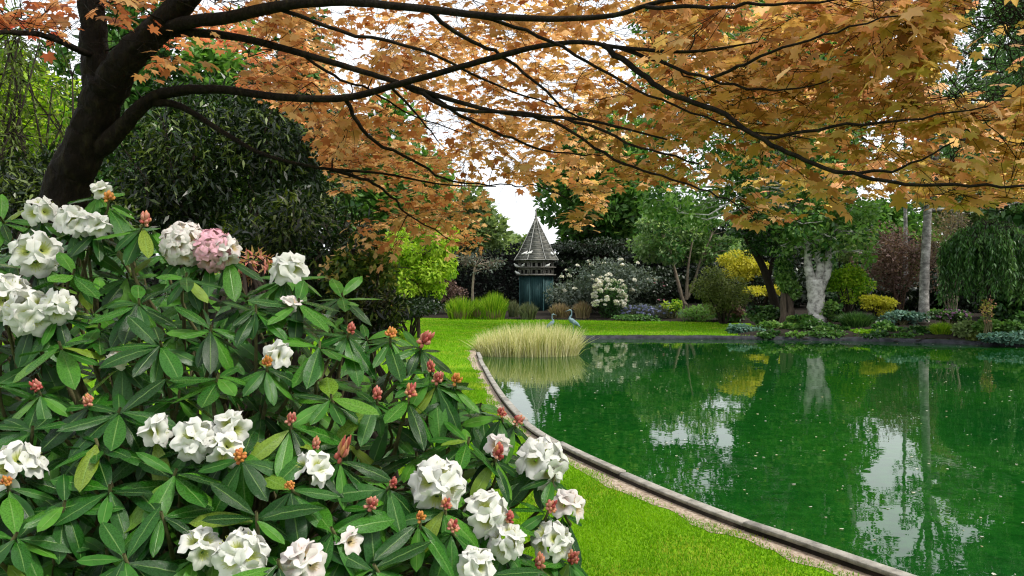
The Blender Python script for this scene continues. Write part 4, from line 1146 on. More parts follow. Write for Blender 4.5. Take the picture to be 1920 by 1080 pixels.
# ------------------------------------------------------------------ the maple
def maple_template(full=True, fold=0.0, cup=0.14):
    ang = np.radians([-128, -86, -43, 0, 43, 86, 128]); ln_ = np.array([0.52, 0.80, 0.96, 1.02, 0.96, 0.80, 0.52]) * 0.56
    pts = [(0.0, -0.02)]
    # outline from the petiole round the lobes
    for i, (a, l) in enumerate(zip(ang, ln_)):
        if full:
            for da, f in ((-0.21, 0.78), (0, 1.0), (0.21, 0.78)):
                pts.append((math.sin(a + da) * l * f, math.cos(a + da) * l * f))
        else:
            pts.append((math.sin(a) * l, math.cos(a) * l))
        if i < 6:
            am = (a + ang[i + 1]) / 2; lm_ = min(l, ln_[i + 1]) * (0.66 if full else 0.70)
            pts.append((math.sin(am) * lm_, math.cos(am) * lm_))
    p = np.array(pts); r = np.hypot(p[:, 0], p[:, 1])
    z = -cup * r ** 2 * 2 + fold * np.abs(p[:, 0]) + 0.03 * np.sin(p[:, 0] * 17 + p[:, 1] * 9)
    V = np.c_[p, z]; V = np.concatenate([[[0, 0.06, 0.012]], V]); n_ = len(p)
    Tt = np.array([[0, 1 + i, 1 + (i + 1) % n_] for i in range(n_)])
    V[:, 1] += 0.12
    return V, Tt

MT_FULL = [maple_template(True, f, c_) for f, c_ in ((0.0, 0.14), (0.12, 0.25), (-0.1, 0.3), (0.2, 0.1))]
MT_LITE = [maple_template(False, f, c_) for f, c_ in ((0.0, 0.14), (0.12, 0.25), (-0.12, 0.3))]

def maple():
    base = np.array([-2.66, 4.32, GZ - 0.05])
    t = thing('maple_tree', 'spreading maple with dark forked trunk and orange ochre leaves overhead', 'tree', base)
    limbs = {
        'trunk': ([base, (-2.56, 4.27, 1.2), P(118, 395, 4.2), P(150, 300, 4.15), P(183, 215, 4.1), P(205, 150, 4.05)], [0.21, 0.165, 0.15, 0.138, 0.128, 0.125]),
        'fork': ([P(192, 190, 4.1), P(182, 110, 4.08), P(176, 40, 4.05), P(172, -60, 4.0), P(180, -260, 3.9), P(240, -500, 3.7)], [0.115, 0.09, 0.08, 0.075, 0.06, 0.03]),
        'fork.b': ([P(198, 175, 4.08), P(240, 112, 4.0), P(285, 68, 3.95), P(330, 22, 3.9), P(400, -60, 3.8), P(520, -200, 3.5), P(700, -380, 3.1)], [0.12, 0.1, 0.09, 0.08, 0.06, 0.04, 0.02]),
        'limb1': ([P(290, 62, 3.95), P(345, 45, 3.85), P(430, 34, 3.7), P(520, 14, 3.5), P(620, 4, 3.3), P(760, 14, 3.1), P(900, 30, 2.9), P(1030, 37, 2.8), P(1150, 30, 2.7), P(1240, 4, 2.6), P(1420, -20, 2.4)], [0.06, 0.05, 0.043, 0.036, 0.030, 0.024, 0.019, 0.016, 0.013, 0.010, 0.005]),
        'limb2': ([P(285, 66, 3.96), P(345, 62, 3.9), P(450, 72, 3.8), P(560, 100, 3.7), P(680, 135, 3.6), P(760, 160, 3.5), P(860, 192, 3.4), P(960, 215, 3.3), P(1100, 226, 3.1), P(1250, 262, 2.9)], [0.045, 0.036, 0.027, 0.023, 0.02, 0.017, 0.014, 0.011, 0.008, 0.005]),
        'limb3': ([P(172, 290, 4.14), P(215, 255, 4.08), P(258, 208, 4.02), P(305, 176, 4.0), P(400, 168, 3.9), P(520, 182, 3.75), P(640, 185, 3.6), P(750, 158, 3.45), P(850, 130, 3.3), P(930, 108, 3.2), P(1010, 88, 3.1), P(1090, 80, 3.0), P(1160, 90, 2.9), P(1290, 98, 2.7), P(1420, 80, 2.5)], [0.085, 0.075, 0.055, 0.043, 0.034, 0.028, 0.024, 0.021, 0.019, 0.018, 0.016, 0.013, 0.011, 0.008, 0.004]),
        'limb4': ([P(285, 192, 4.02), P(340, 200, 4.0), P(430, 255, 3.95), P(500, 292, 3.95), P(600, 315, 4.0), P(720, 326, 4.1), P(830, 346, 4.3), P(930, 350, 4.5)], [0.035, 0.026, 0.018, 0.015, 0.012, 0.009, 0.006, 0.004]),
    }
    tw = [
        ([P(650, 187, 3.6), P(690, 255, 3.7), P(770, 300, 3.9), P(850, 340, 4.0), P(960, 346, 4.2)], 0.011, 0.003),
        ([P(735, 165, 3.5), P(790, 225, 3.6), P(830, 278, 3.7)], 0.007, 0.002),
        ([P(800, 172, 3.45), P(880, 225, 3.5), P(960, 260, 3.5), P(1030, 285, 3.6), P(1110, 292, 3.6)], 0.009, 0.003),
        ([P(760, 162, 3.5), P(850, 204, 3.4), P(960, 212, 3.3), P(1080, 228, 3.1), P(1200, 276, 2.9), P(1310, 305, 2.7)], 0.011, 0.003),
        ([P(620, 318, 4.0), P(690, 340, 4.1), P(735, 368, 4.2), P(765, 402, 4.3), P(850, 452, 4.6)], 0.010, 0.003),
        ([P(1130, 84, 2.95), P(1190, 130, 2.85), P(1250, 172, 2.75), P(1340, 206, 2.6), P(1430, 262, 2.45), P(1510, 302, 2.35), P(1600, 327, 2.25), P(1700, 344, 2.15), P(1850, 350, 2.05), P(1960, 348, 2.0)], 0.012, 0.003),
        ([P(1160, 90, 2.9), P(1240, 118, 2.8), P(1330, 150, 2.65), P(1450, 170, 2.5), P(1560, 150, 2.4)], 0.008, 0.002),
        ([P(800, 18, 3.05), P(870, 72, 3.1), P(940, 105, 3.2), P(1010, 160, 3.2), P(1070, 212, 3.2), P(1160, 240, 3.2)], 0.010, 0.003),
        ([P(1210, 14, 2.62), P(1330, 16, 2.5), P(1450, 8, 2.35), P(1600, 2, 2.2)], 0.008, 0.003),
        ([P(1600, 327, 2.25), P(1690, 314, 2.2), P(1790, 268, 2.1)], 0.005, 0.002),
        ([P(176, 105, 4.05), P(80, 66, 3.6), P(-20, 64, 3.3), P(-120, 80, 3.0)], 0.018, 0.006),
        ([P(520, 16, 3.5), P(640, 60, 3.4), P(790, 95, 3.3), P(930, 160, 3.4), P(1060, 205, 3.5)], 0.010, 0.003),
        ([P(1000, 218, 3.25), P(1060, 240, 3.3), P(1150, 300, 3.2), P(1240, 330, 3.0), P(1330, 360, 2.7), P(1410, 395, 2.5)], 0.008, 0.002),
        ([P(960, 350, 4.4), P(1010, 350, 4.3), P(1075, 378, 4.0)], 0.004, 0.002),
        ([P(560, 100, 3.7), P(640, 150, 3.8), P(690, 168, 3.9), P(760, 210, 4.1), P(860, 250, 4.4)], 0.008, 0.003),
        ([P(900, 32, 2.9), P(1010, 70, 2.9), P(1120, 130, 2.9), P(1240, 190, 2.8), P(1380, 240, 2.6), P(1520, 260, 2.4)], 0.008, 0.002),
        ([P(1430, 262, 2.45), P(1560, 240, 2.3), P(1700, 225, 2.15), P(1850, 200, 2.0)], 0.006, 0.002),
        ([P(1330, 150, 2.65), P(1420, 110, 2.4), P(1540, 70, 2.2), P(1680, 30, 2.0)], 0.006, 0.002),
    ]
    node, nrad = [], []
    lp = []                       # limb samples, to keep leaves from hiding them
    for nm, (pts, rad) in limbs.items():
        p = smooth_path(pts, 5); r = np.interp(np.linspace(0, len(pts) - 1, len(p)), range(len(pts)), rad) * (0.76 if nm in ('trunk', 'fork', 'fork.b') else 0.66)
        p = p + rng.normal(0, 0.25, p.shape) * r[:, None] * 0.18
        if r[0] > 0.07: p = smooth_path(p, 3); r = np.interp(np.linspace(0, 1, len(p)), np.linspace(0, 1, len(r)), r)
        ns_ = 26 if r[0] > 0.07 else 9
        b = MB(); b.tube(p, r * (1 + 0.012 * rng.normal(size=len(p))), ns_)
        V = b.V[0].reshape(len(p), ns_, 3); cc_ = p[:, None, :]; th = np.arange(ns_) / ns_ * 2 * PI; tt = np.arange(len(p))[:, None]
        rid = 0.035 * np.sin(5 * th + 0.25 * tt) + 0.03 * np.sin(9 * th - 0.4 * tt + 1) + 0.02 * rng.normal(size=(len(p), ns_))
        b.V[0] = (cc_ + (V - cc_) * (1 + rid[..., None])).reshape(-1, 3)
        b.build('trunk' if nm == 'trunk' else 'limb', M['maple_bark'], t, True, base)
        if nm != 'trunk':
            for q, rr in zip(p, r):
                if rr < 0.06: node.append(q); nrad.append(rr)
                if rr > 0.008: lp.append((*proj(q), q[1], rr / q[1] * F))
    for (pts, r0, r1) in tw:
        p = smooth_path(pts, 5); p = p + rng.normal(0, 0.003, p.shape)
        r = np.linspace(r0, r1, len(p))
        b = MB(); b.tube(p, r, 5); b.build('twig', M['maple_bark'], t, True, base)
        for q, rr in zip(p, r): node.append(q); nrad.append(rr); lp.append((*proj(q), q[1], rr / q[1] * F + 0.5))
    lp = np.array(lp)

    region = np.array([(-260, -420), (2300, -420), (2300, 330), (1960, 385), (1900, 372), (1840, 380), (1770, 386), (1700, 365), (1640, 352), (1600, 385), (1560, 388), (1500, 392), (1480, 408), (1425, 424), (1370, 415), (1345, 385),
                       (1340, 345), (1240, 335), (1180, 350), (1130, 352), (1115, 425), (1085, 432), (1062, 410), (1040, 352), (960, 362), (900, 372), (905, 460), (880, 478), (840, 466), (780, 440), (760, 440), (735, 490), (690, 462), (650, 420),
                       (610, 320), (570, 230), (450, 150), (380, 140), (345, 110), (325, 128), (270, 160), (238, 178), (235, 140), (290, 80), (250, 90), (140, 30), (140, 110), (90, 100), (60, 60), (0, 70), (-260, 120)], float)
    notch = np.array([(1835, -30), (1790, 40), (1765, 100), (1760, 150), (1735, 185), (1830, 195), (2120, 185), (2120, -30)], float)
    holes = [(835, 225, 40, 46), (905, 250, 30, 14), (1010, 215, 40, 10), (1080, 120, 34, 14), (1100, 255, 30, 9), (690, 75, 26, 16), (815, 125, 22, 12), (1000, 370, 60, 12), (1190, 60, 24, 16), (960, 175, 20, 12), (1030, 160, 18, 14), (870, 330, 18, 14), (760, 215, 26, 20), (1140, 45, 22, 14)]

    def depth_at(px, py):
        # the canopy roof: far over the left, near over the right
        left = np.interp(px, [-200, 100, 350, 650, 900, 1150, 1400, 1900], [2.9, 3.5, 3.9, 4.5, 4.6, 3.8, 3.1, 2.6])
        return left + np.interp(py, [-400, 0, 120, 300, 450], [-0.7, -0.3, -0.1, 0.2, 0.5])
    sprays = []
    tries = 0
    while len(sprays) < 640 and tries < 20000:
        tries += 1
        px = random.uniform(-250, 2150); py = random.uniform(-400, 470)
        if not inside(region, np.array([px]), np.array([py]))[0]: continue
        if py < -20 and random.random() < (0.35 if 300 < px < 1200 else 0.82): continue  # unseen sprays above the view kept denser mid-span to shade the bush
        if px < 420 and py > 0 and random.random() < 0.45: continue
        d = float(depth_at(px, py)) * random.uniform(0.86, 1.22)
        sprays.append((px, py, d))
    tries = 0
    while tries < 2500 and len(sprays) < 770:
        tries += 1
        px = random.uniform(360, 1150); py = random.uniform(20, 470)
        if not inside(region, np.array([px]), np.array([py]))[0]: continue
        sprays.append((px, py, random.uniform(4.4, 6.6)))
    root = np.array(P(200, 160, 4.05))
    ctr = [P(*s) for s in sprays]
    ctr += [np.array([random.uniform(-3.6, 0.6), random.uniform(-0.6, 2.4), random.uniform(2.95, 3.8)]) for _ in range(110)]    # unseen sprays added overhead to block sky light and darken the bush
    order = np.argsort([np.linalg.norm(q - root) for q in ctr])
    tb = MB()
    Lp, Ld, Ln, Ls = [], [], [], []
    for j in order:
        c_ = ctr[j]; N_ = np.array(node)
        away = np.linalg.norm(N_ - root, axis=1)
        dd = np.linalg.norm(N_ - c_, axis=1) + 0.6 * np.maximum(0, away - np.linalg.norm(c_ - root))
        i = int(np.argmin(dd)); a = N_[i]
        rr = float(np.clip(nrad[i] * 0.6, 0.0016, 0.006))
        p = limb(a, c_, 0.05, 6, 0.035)
        tb.tube(p, np.linspace(rr, max(rr * 0.45, 0.0012), 6), 4, cap=False)
        for q in p[2:]: node.append(q); nrad.append(rr * 0.6)
        # a flat spray of twiglets with paired leaves
        ax = unit((c_ - a) * [1, 1, 0.25] + rng.normal(0, 0.1, 3)); side = unit(np.cross(ax, [0, 0, 1.0]))
        Ln_ = random.uniform(0.22, 0.40)
        for s in (-1, -0.55, 0, 0.55, 1):
            dr = unit(ax * (1 - 0.35 * abs(s)) + side * s * random.uniform(0.7, 1.1) + np.array([0, 0, random.uniform(-0.22, 0.08)]))
            e = c_ + dr * Ln_ * random.uniform(0.55, 1.0)
            q = limb(c_ - ax * 0.12 * abs(s), e, -0.03, 4, 0.04)
            tb.tube(q, np.linspace(max(rr * 0.5, 0.0012), 0.0007, 4), 3, cap=False)
            for f in (0.35, 0.62, 0.85, 1.0):
                pt = np.array([np.interp(f * 3, range(4), q[:, m_]) for m_ in range(3)])
                for sg in (-1, 1):
                    if random.random() < 0.22: continue
                    l_dir = unit(dr * 0.6 + np.cross(dr, [0, 0, 1]) * sg * random.uniform(0.4, 1.3) + np.array([0, 0, random.uniform(-0.38, 0.1)]))
                    Lp.append(pt + l_dir * 0.02 + rng.normal(0, 0.012, 3)); Ld.append(l_dir)
                    Ln.append(unit(np.array([0, 0, 1.0]) + rng.normal(0, 0.27, 3))); Ls.append(random.uniform(0.045, 0.088))
    kind(tb.build('fine_twigs', M['maple_bark'], t, True, base), 'stuff')
    Lp, Ld, Ln, Ls = map(np.array, (Lp, Ld, Ln, Ls))
    px, py = proj(Lp)
    jx = px + rng.normal(0, 8, len(px)); jy = py + rng.normal(0, 8, len(py))
    ok = inside(region, jx, jy) & ~(inside(notch, jx, jy) & (rng.uniform(size=len(px)) < 0.97))
    for (hx, hy, ax_, ay_) in holes:
        ok &= ~((((jx - hx) / ax_) ** 2 + ((jy - hy) / ay_) ** 2 < 1) & (rng.uniform(size=len(px)) < 0.9))
    ok |= (Lp[:, 1] < 0.3) & (Lp[:, 2] > 2.5)
    ok &= (Lp[:, 1] > 1.0) | (py < -40) | (Lp[:, 1] < 0.3)
    # keep leaves from growing right in front of the visible limbs
    for i in np.where(ok)[0]:
        lr = Ls[i] * 0.45 / Lp[i, 1] * F
        m_ = (np.abs(lp[:, 0] - px[i]) < 26 + lr) & (np.abs(lp[:, 1] - py[i]) < lp[:, 3] * 0.8 + lr * 0.6) & (lp[:, 2] > Lp[i, 1] - 0.02)
        if m_.any() and random.random() < 0.85: ok[i] = False
    Lp, Ld, Ln, Ls, px, py = Lp[ok], Ld[ok], Ln[ok], Ls[ok], px[ok], py[ok]
    R = frames(Ld, Ln)
    show = Ls / Lp[:, 1] * ((px > 0) & (px < 1920) & (py > 0) & (py < 420))
    top = np.argsort(-show)[:300]
    rest = np.setdiff1d(np.arange(len(Lp)), top)
    lms = []
    for (V, Tt) in MT_FULL:
        o = mk('leaf', V, Tt, M['mleaf']); lms.append(o.data); bpy.data.objects.remove(o)
    for n_, i in enumerate(top):
        m4 = Matrix.Translation(Lp[i] - base) @ Matrix(R[i].tolist()).to_4x4() @ Matrix.Scale(Ls[i], 4)
        link_copy(lms[n_ % 4], 'leaf', m4, t)
    b = MB()
    near = rest[Lp[rest, 1] < 3.4]; farr = rest[Lp[rest, 1] >= 3.4]
    for grp, tm_ in ((near, MT_FULL), (farr, MT_LITE)):
        for k_, (V, Tt) in enumerate(tm_):
            ii = grp[k_::len(tm_)]
            VV, FF = inst(V, Tt, Lp[ii] - base, R[ii], Ls[ii])
            b.add(VV, T=FF, r=np.repeat(rng.uniform(0, 1, len(ii)), len(Tt)))
    kind(b.build('foliage', M['mleaf'], t), 'stuff')
    print('maple leaves', len(Lp))
maple()

# ------------------------------------------------------------------ the near rhododendron
def rleaf_template(ns=7, nc=2, width=0.155, curl=0.10, roll=1.0, twist=0.0):
    V, UV = [], []
    ts = np.linspace(0, 1, ns)
    for t in ts:
        if t < 0.08: w = 0.012
        else:
            s = (t - 0.06) / 0.94
            w = width * (math.sin(PI * s ** 0.92) ** 0.62) * (0.72 + 0.36 * s)
        if t == 1: w = 0.004
        for j in range(-nc, nc + 1):
            f = j / nc; x = f * w
            z = roll * (0.22 * abs(x) - 1.7 * x * x) - curl * t * t + 0.006 * math.sin(t * 21 + j)
            a = twist * t
            V.append((x * math.cos(a) - z * math.sin(a) * 0, t, z + x * math.sin(a))); UV.append((0.5 + 0.5 * f, t))
    m_ = 2 * nc + 1
    Q = [[i * m_ + j, i * m_ + j + 1, (i + 1) * m_ + j + 1, (i + 1) * m_ + j] for i in range(ns - 1) for j in range(m_ - 1)]
    return np.array(V), np.array(Q), np.array(UV)
RT = [rleaf_template(9, 2, w, c_, r_, tw) for w, c_, r_, tw in ((0.178, 0.10, 1.0, 0.2), (0.197, 0.20, 1.0, -0.25), (0.162, 0.04, 1.3, 0.1), (0.184, 0.28, 0.8, 0.3), (0.173, 0.14, 1.4, -0.4), (0.201, 0.07, 0.9, 0.0))]
RTL = [rleaf_template(6, 1, w, c_, r_, tw) for w, c_, r_, tw in ((0.178, 0.10, 1.0, 0.2), (0.190, 0.22, 1.0, -0.25), (0.168, 0.04, 1.3, 0.1))]

def flower_mesh(name, mat, seed, depth=0.5):
    r_ = np.random.default_rng(seed); na, nr = 40, 7
    V, UV = [], []
    ph = r_.uniform(0, 6, 4)
    for i in range(nr):
        f = i / (nr - 1)
        for j in range(na):
            a = j / na * 2 * PI
            lobe = abs(math.sin(2.5 * a + 0.3))                  # five lobes
            R_ = 0.64 + 0.42 * lobe ** 0.6
            rr = (0.10 + 0.90 * f ** 1.15) * (1 + (R_ - 1) * f ** 3) * (1 + 0.05 * f ** 3 * math.sin(13 * a + ph[0]))
            z = -depth * (1 - f) ** 1.5 + f ** 3 * (0.07 * math.sin(5 * a + 0.6 + ph[1] * 0.1) + 0.045 * math.sin(9 * a + ph[2]) - 0.08 * (1 - lobe))
            z -= 0.22 * max(0, f - 0.7) * 2
            V.append((math.cos(a) * rr, math.sin(a) * rr, z)); UV.append((j / na, f))
    Q = [[i * na + j, i * na + (j + 1) % na, (i + 1) * na + (j + 1) % na, (i + 1) * na + j] for i in range(nr - 1) for j in range(na)]
    V = np.array(V); UV = np.array(UV)
    # stamens
    for s in range(7):
        a = s / 7 * 2 * PI + 0.3; p = [(0.02 * math.cos(a), 0.02 * math.sin(a), -depth * 0.9), (0.16 * math.cos(a), 0.16 * math.sin(a), -0.25), (0.26 * math.cos(a), 0.26 * math.sin(a) + 0.06, 0.12)]
        tv, tq = tube(p, [0.012, 0.01, 0.018], 3)
        Q += (tq + len(V)).tolist(); V = np.concatenate([V, tv]); UV = np.concatenate([UV, np.full((len(tv), 2), 0.12)])
    o = mk(name, V, np.array(Q), mat, smooth=True, uv=UV); me = o.data; bpy.data.objects.remove(o)
    return me
FL = {k_: [flower_mesh('flower', M[k_], s) for s in range(4)] for k_ in ('petal', 'petal_pink', 'petal_blush')}

def bud_mesh(mat, seed, longer=1.0):
    r_ = np.random.default_rng(seed); b = MB()
    n_ = 17
    for i in range(n_):
        f = (i + 0.5) / n_; pol = math.acos(1 - 1.25 * f); az = i * 2.39996
        d = np.array([math.sin(pol) * math.cos(az), math.sin(pol) * math.sin(az), math.cos(pol) * longer])
        d = (d + r_.normal(0, 0.16, 3)) * [0.72, 0.72, 1.1] * r_.uniform(0.8, 1.15); p0 = d * 0.25 - [0, 0, 0.2]; p1 = d * 0.8; p2 = d * [0.8, 0.8, 1.0] + [0, 0, 0.16]
        V, Q = tube([p0, p0 * 0.5 + p1 * 0.5, p1, p2], [0.10, 0.21, 0.20, 0.05], 6)
        b.add(V, Q, r=r_.uniform(0, 0.95)); m_ = len(V) - 6
        b.T.append(np.array([[m_, m_ + q, m_ + q + 1] for q in range(1, 5)]) + b.n - len(V)); b.rt.append(np.full(4, 0.3))
    o = b.build('flower_bud', mat, smooth=True); me = o.data; bpy.data.objects.remove(o)
    return me
BUD = {'r': [bud_mesh(M['bud'], s, l_) for s, l_ in ((1, 1.0), (2, 1.35), (3, 1.1))], 'o': [bud_mesh(M['bud_orange'], s, l_) for s, l_ in ((4, 1.0), (5, 1.2))]}

def rhododendron():
    base = np.array([-1.15, 2.75, GZ])
    t = thing('rhododendron', 'large rhododendron bush with white flowers and long glossy leaves in the foreground', 'shrub', base)
    tx_ = [-300, 0, 80, 200, 300, 440, 560, 640, 720, 800, 870, 930, 985, 1050, 1085, 1110]
    ty_ = [380, 385, 375, 395, 410, 450, 482, 525, 568, 615, 680, 742, 788, 833, 930, 1090]
    topy = lambda px: np.interp(px, tx_, ty_)
    def depth(px, py):
        u = np.clip((py - topy(px)) / np.maximum(1120 - topy(px), 60), 0, 1)
        lo = np.interp(px, [0, 500, 800, 1100], [1.55, 1.55, 1.72, 2.0]); hi = np.interp(px, [0, 400, 700, 1100], [2.55, 2.5, 2.45, 2.25])
        return hi + (lo - hi) * u ** 0.75
    cam_p = np.array([0, 0, HC])
    # (px, py, kind, extra): b red bud, o orange bud, n young shoot, f flower truss
    hero = [(655, 622, 'r'), (732, 632, 'o'), (793, 645, 'r'), (820, 715, 'r'), (853, 716, 'o'), (705, 745, 'r'), (768, 742, 'r'), (940, 778, 'r'), (970, 792, 'r'), (165, 757, 'r'), (70, 730, 'r'), (545, 792, 'r'), (590, 838, 'r'), (640, 856, 'r2'),
            (733, 910, 'r'), (695, 950, 'r'), (787, 974, 'o'), (835, 950, 'r'), (848, 993, 'r'), (930, 856, 'r'), (950, 976, 'r'), (1030, 956, 'r'), (450, 858, 'o'), (543, 914, 'o'), (12, 908, 'o'), (807, 694, 'r'), (500, 684, 'o'), (270, 420, 'r'), (205, 376, 'o'), (1010, 1060, 'r'), (1072, 1050, 'r'),
            (350, 512, 'n'), (225, 765, 'n'), (178, 822, 'n'), (204, 910, 'n'), (480, 570, 'n'), (600, 640, 'n'), (110, 640, 'n'), (60, 800, 'n'), (300, 640, 'n'), (140, 505, 'n'), (395, 610, 'n'), (560, 560, 'n'), (260, 560, 'n'), (410, 700, 'n'), (120, 940, 'n'), (300, 960, 'n'), (30, 1000, 'n'), (230, 1040, 'n'),
            (620, 990, 'n'), (700, 1060, 'n'), (920, 1075, 'n'), (1040, 890, 'n'), (880, 820, 'n'), (480, 960, 'n'), (330, 880, 'n'), (620, 740, 'n'), (520, 1050, 'n')]
    truss = [(78, 390, 30, 'petal', 4), (140, 408, 32, 'petal', 5), (182, 416, 24, 'petal', 3), (70, 466, 46, 'petal', 7), (12, 548, 48, 'petal', 8), (58, 572, 46, 'petal', 7), (108, 565, 32, 'petal', 4), (346, 440, 58, 'petal_blush', 18), (396, 452, 54, 'petal_pink', 16), (426, 462, 30, 'petal_blush', 6),
             (537, 499, 36, 'petal', 5), (522, 660, 26, 'petal', 3), (36, 864, 52, 'petal', 7), (362, 812, 40, 'petal', 5), (434, 790, 34, 'petal', 4), (418, 834, 34, 'petal', 4), (290, 800, 30, 'petal', 3), (368, 1018, 38, 'petal', 4), (446, 1030, 52, 'petal', 8), (582, 872, 38, 'petal', 4), (570, 1045, 42, 'petal_blush', 5),
             (815, 892, 54, 'petal', 8), (905, 948, 46, 'petal', 7), (945, 1002, 36, 'petal', 5), (1010, 850, 50, 'petal', 8), (1060, 942, 34, 'petal_blush', 4), (1032, 1006, 40, 'petal', 7), (888, 1052, 38, 'petal', 5), (225, 665, 22, 'petal_blush', 2), (650, 1010, 26, 'petal_blush', 2), (188, 350, 18, 'petal', 2), (545, 565, 20, 'petal_blush', 2), (930, 830, 24, 'petal_blush', 3)]
    W = []     # whorls: pos, axis, kind, leaf count, spread, front
    def axis_for(pos, px, upw=0.9):
        to = unit(cam_p - pos)
        return unit(np.array([0, 0, upw]) + to * 0.55 + np.array([np.interp(px, [0, 500, 1100], [-0.15, 0.05, 0.45]), 0, 0]) + rng.normal(0, 0.16, 3))
    for (px, py, kd) in hero:
        d = float(depth(px, py)) - 0.05
        pos = P(px, py, d); W.append((pos, axis_for(pos, px), kd, 8 if kd != 'n' else 10, 1, px))
    for (px, py, r_, m_, nf) in truss:
        d = float(depth(px, py)) - 0.02
        pos = P(px, py + r_ * 0.55, d); W.append((pos, axis_for(pos, px), ('f', r_ / F * d, m_, nf), 7, 1, px))
    taken = [(w[5], proj(w[0])[1]) for w in W]
    for layer, (spc, extra, tries) in enumerate(((76, 0.06, 1800), (80, 0.20, 1600), (74, 0.40, 500), (72, 1.05, 1600), (72, 1.35, 1600))):
        pts = list(taken) if layer == 0 else []
        for _ in range(tries):
            px = random.uniform(-260, 1100); py = random.uniform(380, 1380)
            if py < topy(px) + (22 if layer < 2 else 70): continue
            if px > 1040 - layer * 35 and layer > 0: continue
            if any((px - a) ** 2 + (py - b_) ** 2 < spc ** 2 for a, b_ in pts): continue
            pts.append((px, py))
            d = float(depth(px, min(py, 1110))) + extra + random.uniform(-0.05, 0.08)
            pos = P(px, py, d)
            if pos[2] < 0.35: continue
            W.append((pos, axis_for(pos, px), 'n', random.randint(7, 11), 0 if layer else 0.5, px))
    Lp, Ld, Ln, Ls, Lf = [], [], [], [], []
    stems = MB()
    flowers = [w for w in W if isinstance(w[2], tuple)]
    fpx = [(proj(w[0] + w[1] * w[2][1] * 0.6), w[2][1] / w[0][1] * F, w[0][1]) for w in flowers]
    for (pos, ax, kd, nl, front, px) in W:
        u = unit(np.cross(ax, [0.3, 1, 0.1])); v = np.cross(ax, u); a0 = random.uniform(0, 6)
        bud = kd in ('r', 'o', 'r2')
        for i in range(nl):
            az = a0 + i * 2.39996 + random.uniform(-0.2, 0.2)
            pol = math.radians(random.uniform(88, 122) if bud or isinstance(kd, tuple) else random.uniform(55, 112))
            d = ax * math.cos(pol) + (u * math.cos(az) + v * math.sin(az)) * math.sin(pol)
            d = unit(d + np.array([0, 0, -random.uniform(0.05, 0.5)]))
            n_ = unit(ax + (u * math.cos(az) + v * math.sin(az)) * 0.3 * math.cos(pol) + np.array([0, 0, 0.25]) + rng.normal(0, 0.12, 3))
            L_ = random.uniform(0.082, 0.148) * (0.92 if px > 850 else 1.0)
            start = pos - ax * (0.012 + 0.004 * i * 0.5)
            Lp.append(start + d * 0.004); Ld.append(d); Ln.append(n_); Ls.append(L_); Lf.append(front)
        hub = base + np.array([random.uniform(-0.5, 0.5), random.uniform(-0.2, 0.5), random.uniform(0.2, 0.6)])
        m1 = pos - ax * random.uniform(0.10, 0.2) + [0, 0.02, 0]
        p = smooth_path([pos - ax * 0.0, m1, m1 * 0.6 + hub * 0.4 + rng.normal(0, 0.05, 3), hub], 4)
        stems.tube(p, np.interp(np.linspace(0, 1, len(p)), [0, 0.3, 1], [0.0036, 0.005, 0.012]), 5)
    kind(stems.build('shoots', M['stem'], t, True, base), 'stuff')
    # thick stems up from the ground
    for i in range(7):
        a = base + np.array([random.uniform(-0.15, 0.15), random.uniform(-0.15, 0.15), -0.04]); e = base + np.array([random.uniform(-0.6, 0.6), random.uniform(-0.3, 0.5), random.uniform(0.6, 1.0)])
        b = MB(); b.tube(limb(a, e, 0.02, 6, 0.05), np.linspace(0.035, 0.014, 6), 7); b.build('stem', M['bark'], t, True, base)
    Lp, Ld, Ln, Ls, Lf = map(np.array, (Lp, Ld, Ln, Ls, Lf))
    # do not let a leaf cross in front of a flower head
    mid = Lp + Ld * (Ls * 0.5)[:, None]; mx, my = proj(mid)
    tipx, tipy = proj(Lp + Ld * (Ls * 0.95)[:, None])
    ok = np.ones(len(Lp), bool)
    for (q, r_, d) in fpx:
        for (ax_, ay_) in ((mx, my), (tipx, tipy)):
            ok &= ~(((ax_ - q[0]) ** 2 + (ay_ - q[1]) ** 2 < (r_ * 0.85) ** 2) & (mid[:, 1] < d + 0.02) & (rng.uniform(size=len(mx)) < 0.9))
    ok &= ~((tipx > 1105) & (tipy < 1000)) & ~((tipx > 1130))
    ok &= tipy > topy(np.clip(tipx, -300, 1110)) - 45
    Lp, Ld, Ln, Ls, Lf, mx, my = Lp[ok], Ld[ok], Ln[ok], Ls[ok], Lf[ok], mx[ok], my[ok]
    R = frames(Ld, Ln)
    vis = (mx > 0) & (mx < 1920) & (my > 0) & (my < 1080)
    show = (Lf + 0.2) * Ls / Lp[:, 1] * vis
    top = np.argsort(-show)[:300]; rest = np.setdiff1d(np.arange(len(Lp)), top)
    lms = []
    for (V, Q, UV) in RT:
        o = mk('leaf', V, Q, M['rleaf'], smooth=True, uv=UV); lms.append(o.data); bpy.data.objects.remove(o)
    for n_, i in enumerate(top):
        link_copy(lms[n_ % len(lms)], 'leaf', Matrix.Translation(Lp[i] - base) @ Matrix(R[i].tolist()).to_4x4() @ Matrix.Scale(Ls[i], 4), t)
    b = MB()
    for k_ in range(6):
        ii = rest[k_::6]
        front = ii[Lf[ii] > 0.2]; back = ii[Lf[ii] <= 0.2]
        for grp, (V, Q, UV) in ((front, RT[k_]), (back, RTL[k_ % 3])):
            if not len(grp): continue
            VV, FF = inst(V, Q, Lp[grp] - base, R[grp], Ls[grp])
            b.add(VV, FF, r=np.repeat(rng.uniform(0, 1, len(grp)), len(Q)), uv=np.tile(UV, (len(grp), 1)))
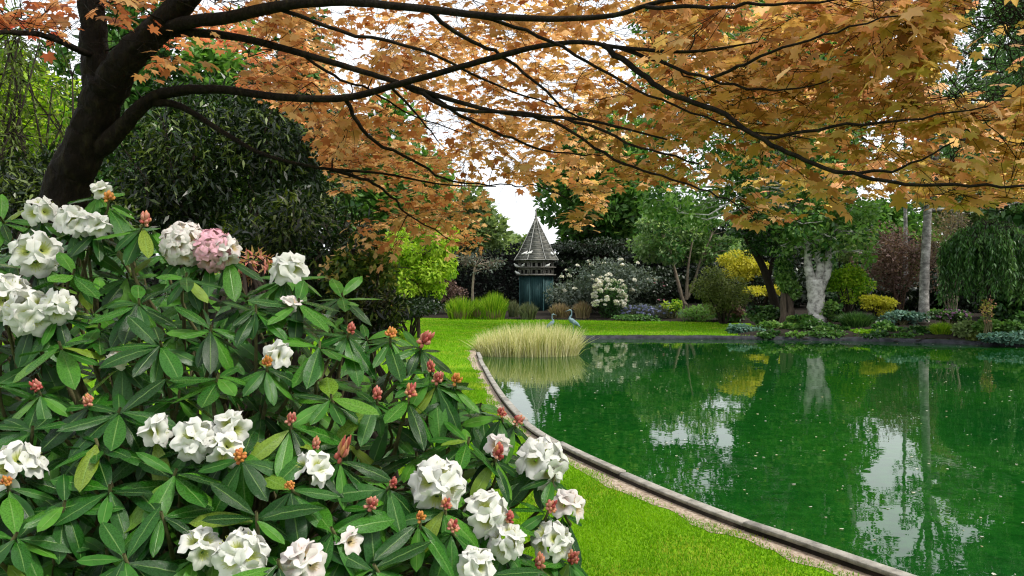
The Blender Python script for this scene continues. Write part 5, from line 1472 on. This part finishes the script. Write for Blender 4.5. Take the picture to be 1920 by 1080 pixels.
    kind(b.build('foliage', M['rleaf'], t, True), 'stuff')
    # buds
    for (pos, ax, kd, nl, front, px) in W:
        if kd in ('r', 'o', 'r2'):
            s = random.uniform(0.017, 0.024) * pos[1] / 1.9
            R3 = frames(unit(np.cross(ax, [1, 0.2, 0])), ax)
            me = random.choice(BUD[kd[0]])
            link_copy(me, 'flower_bud', Matrix.Translation(pos - base + ax * s * 0.3) @ Matrix(R3.tolist()).to_4x4() @ Matrix.Diagonal((s, s, s * (1.9 if kd == 'r2' else random.uniform(0.75, 1.1)), 1)), t)
    # flower trusses
    for (pos, ax, kd, nl, front, px) in flowers:
        _, rad, mname, nf = kd
        if nf < 10: rad *= 1.18
        b = MB(); fc = pos + ax * rad * 0.25; dirs = []
        to = unit(cam_p - pos)
        axf = unit(ax * 0.75 + to * 0.75)
        u = unit(np.cross(axf, [0.2, 0.1, 1])); v = np.cross(axf, u)
        for i in range(nf):
            f = (i + 0.5) / nf; pol = math.acos(1 - (1.05 if nf > 5 else 0.75) * f); az = i * 2.39996 + random.uniform(-.3, .3) + px
            dirs.append(unit(axf * math.cos(pol) + (u * math.cos(az) + v * math.sin(az)) * math.sin(pol) + rng.normal(0, 0.08, 3)))
        fr = rad * (0.85 if nf <= 3 else 0.66 if nf <= 5 else 0.57 if nf <= 8 else 0.40)
        for d in dirs:
            b.tube([pos - ax * 0.01, fc * 0.6 + pos * 0.4, fc + d * rad * 0.30], [0.004, 0.0022, 0.002], 4, cap=False)
        tr_ = kind(b.build('flower_truss', M['stem'], t, True, base), 'part'); del tr_['kind']
        for i, d in enumerate(dirs):
            R3 = frames(unit(np.cross(d, rdir(1)[0])), d)
            s = fr * random.uniform(0.88, 1.12)
            link_copy(FL[mname][(i + int(px)) % 4], 'flower', Matrix.Translation(fc - base + d * rad * (0.50 if nf <= 3 else 0.70)) @ Matrix(R3.tolist()).to_4x4() @ Matrix.Scale(s, 4), tr_)
    print('rhododendron leaves', len(Lp), 'whorls', len(W))
rhododendron()
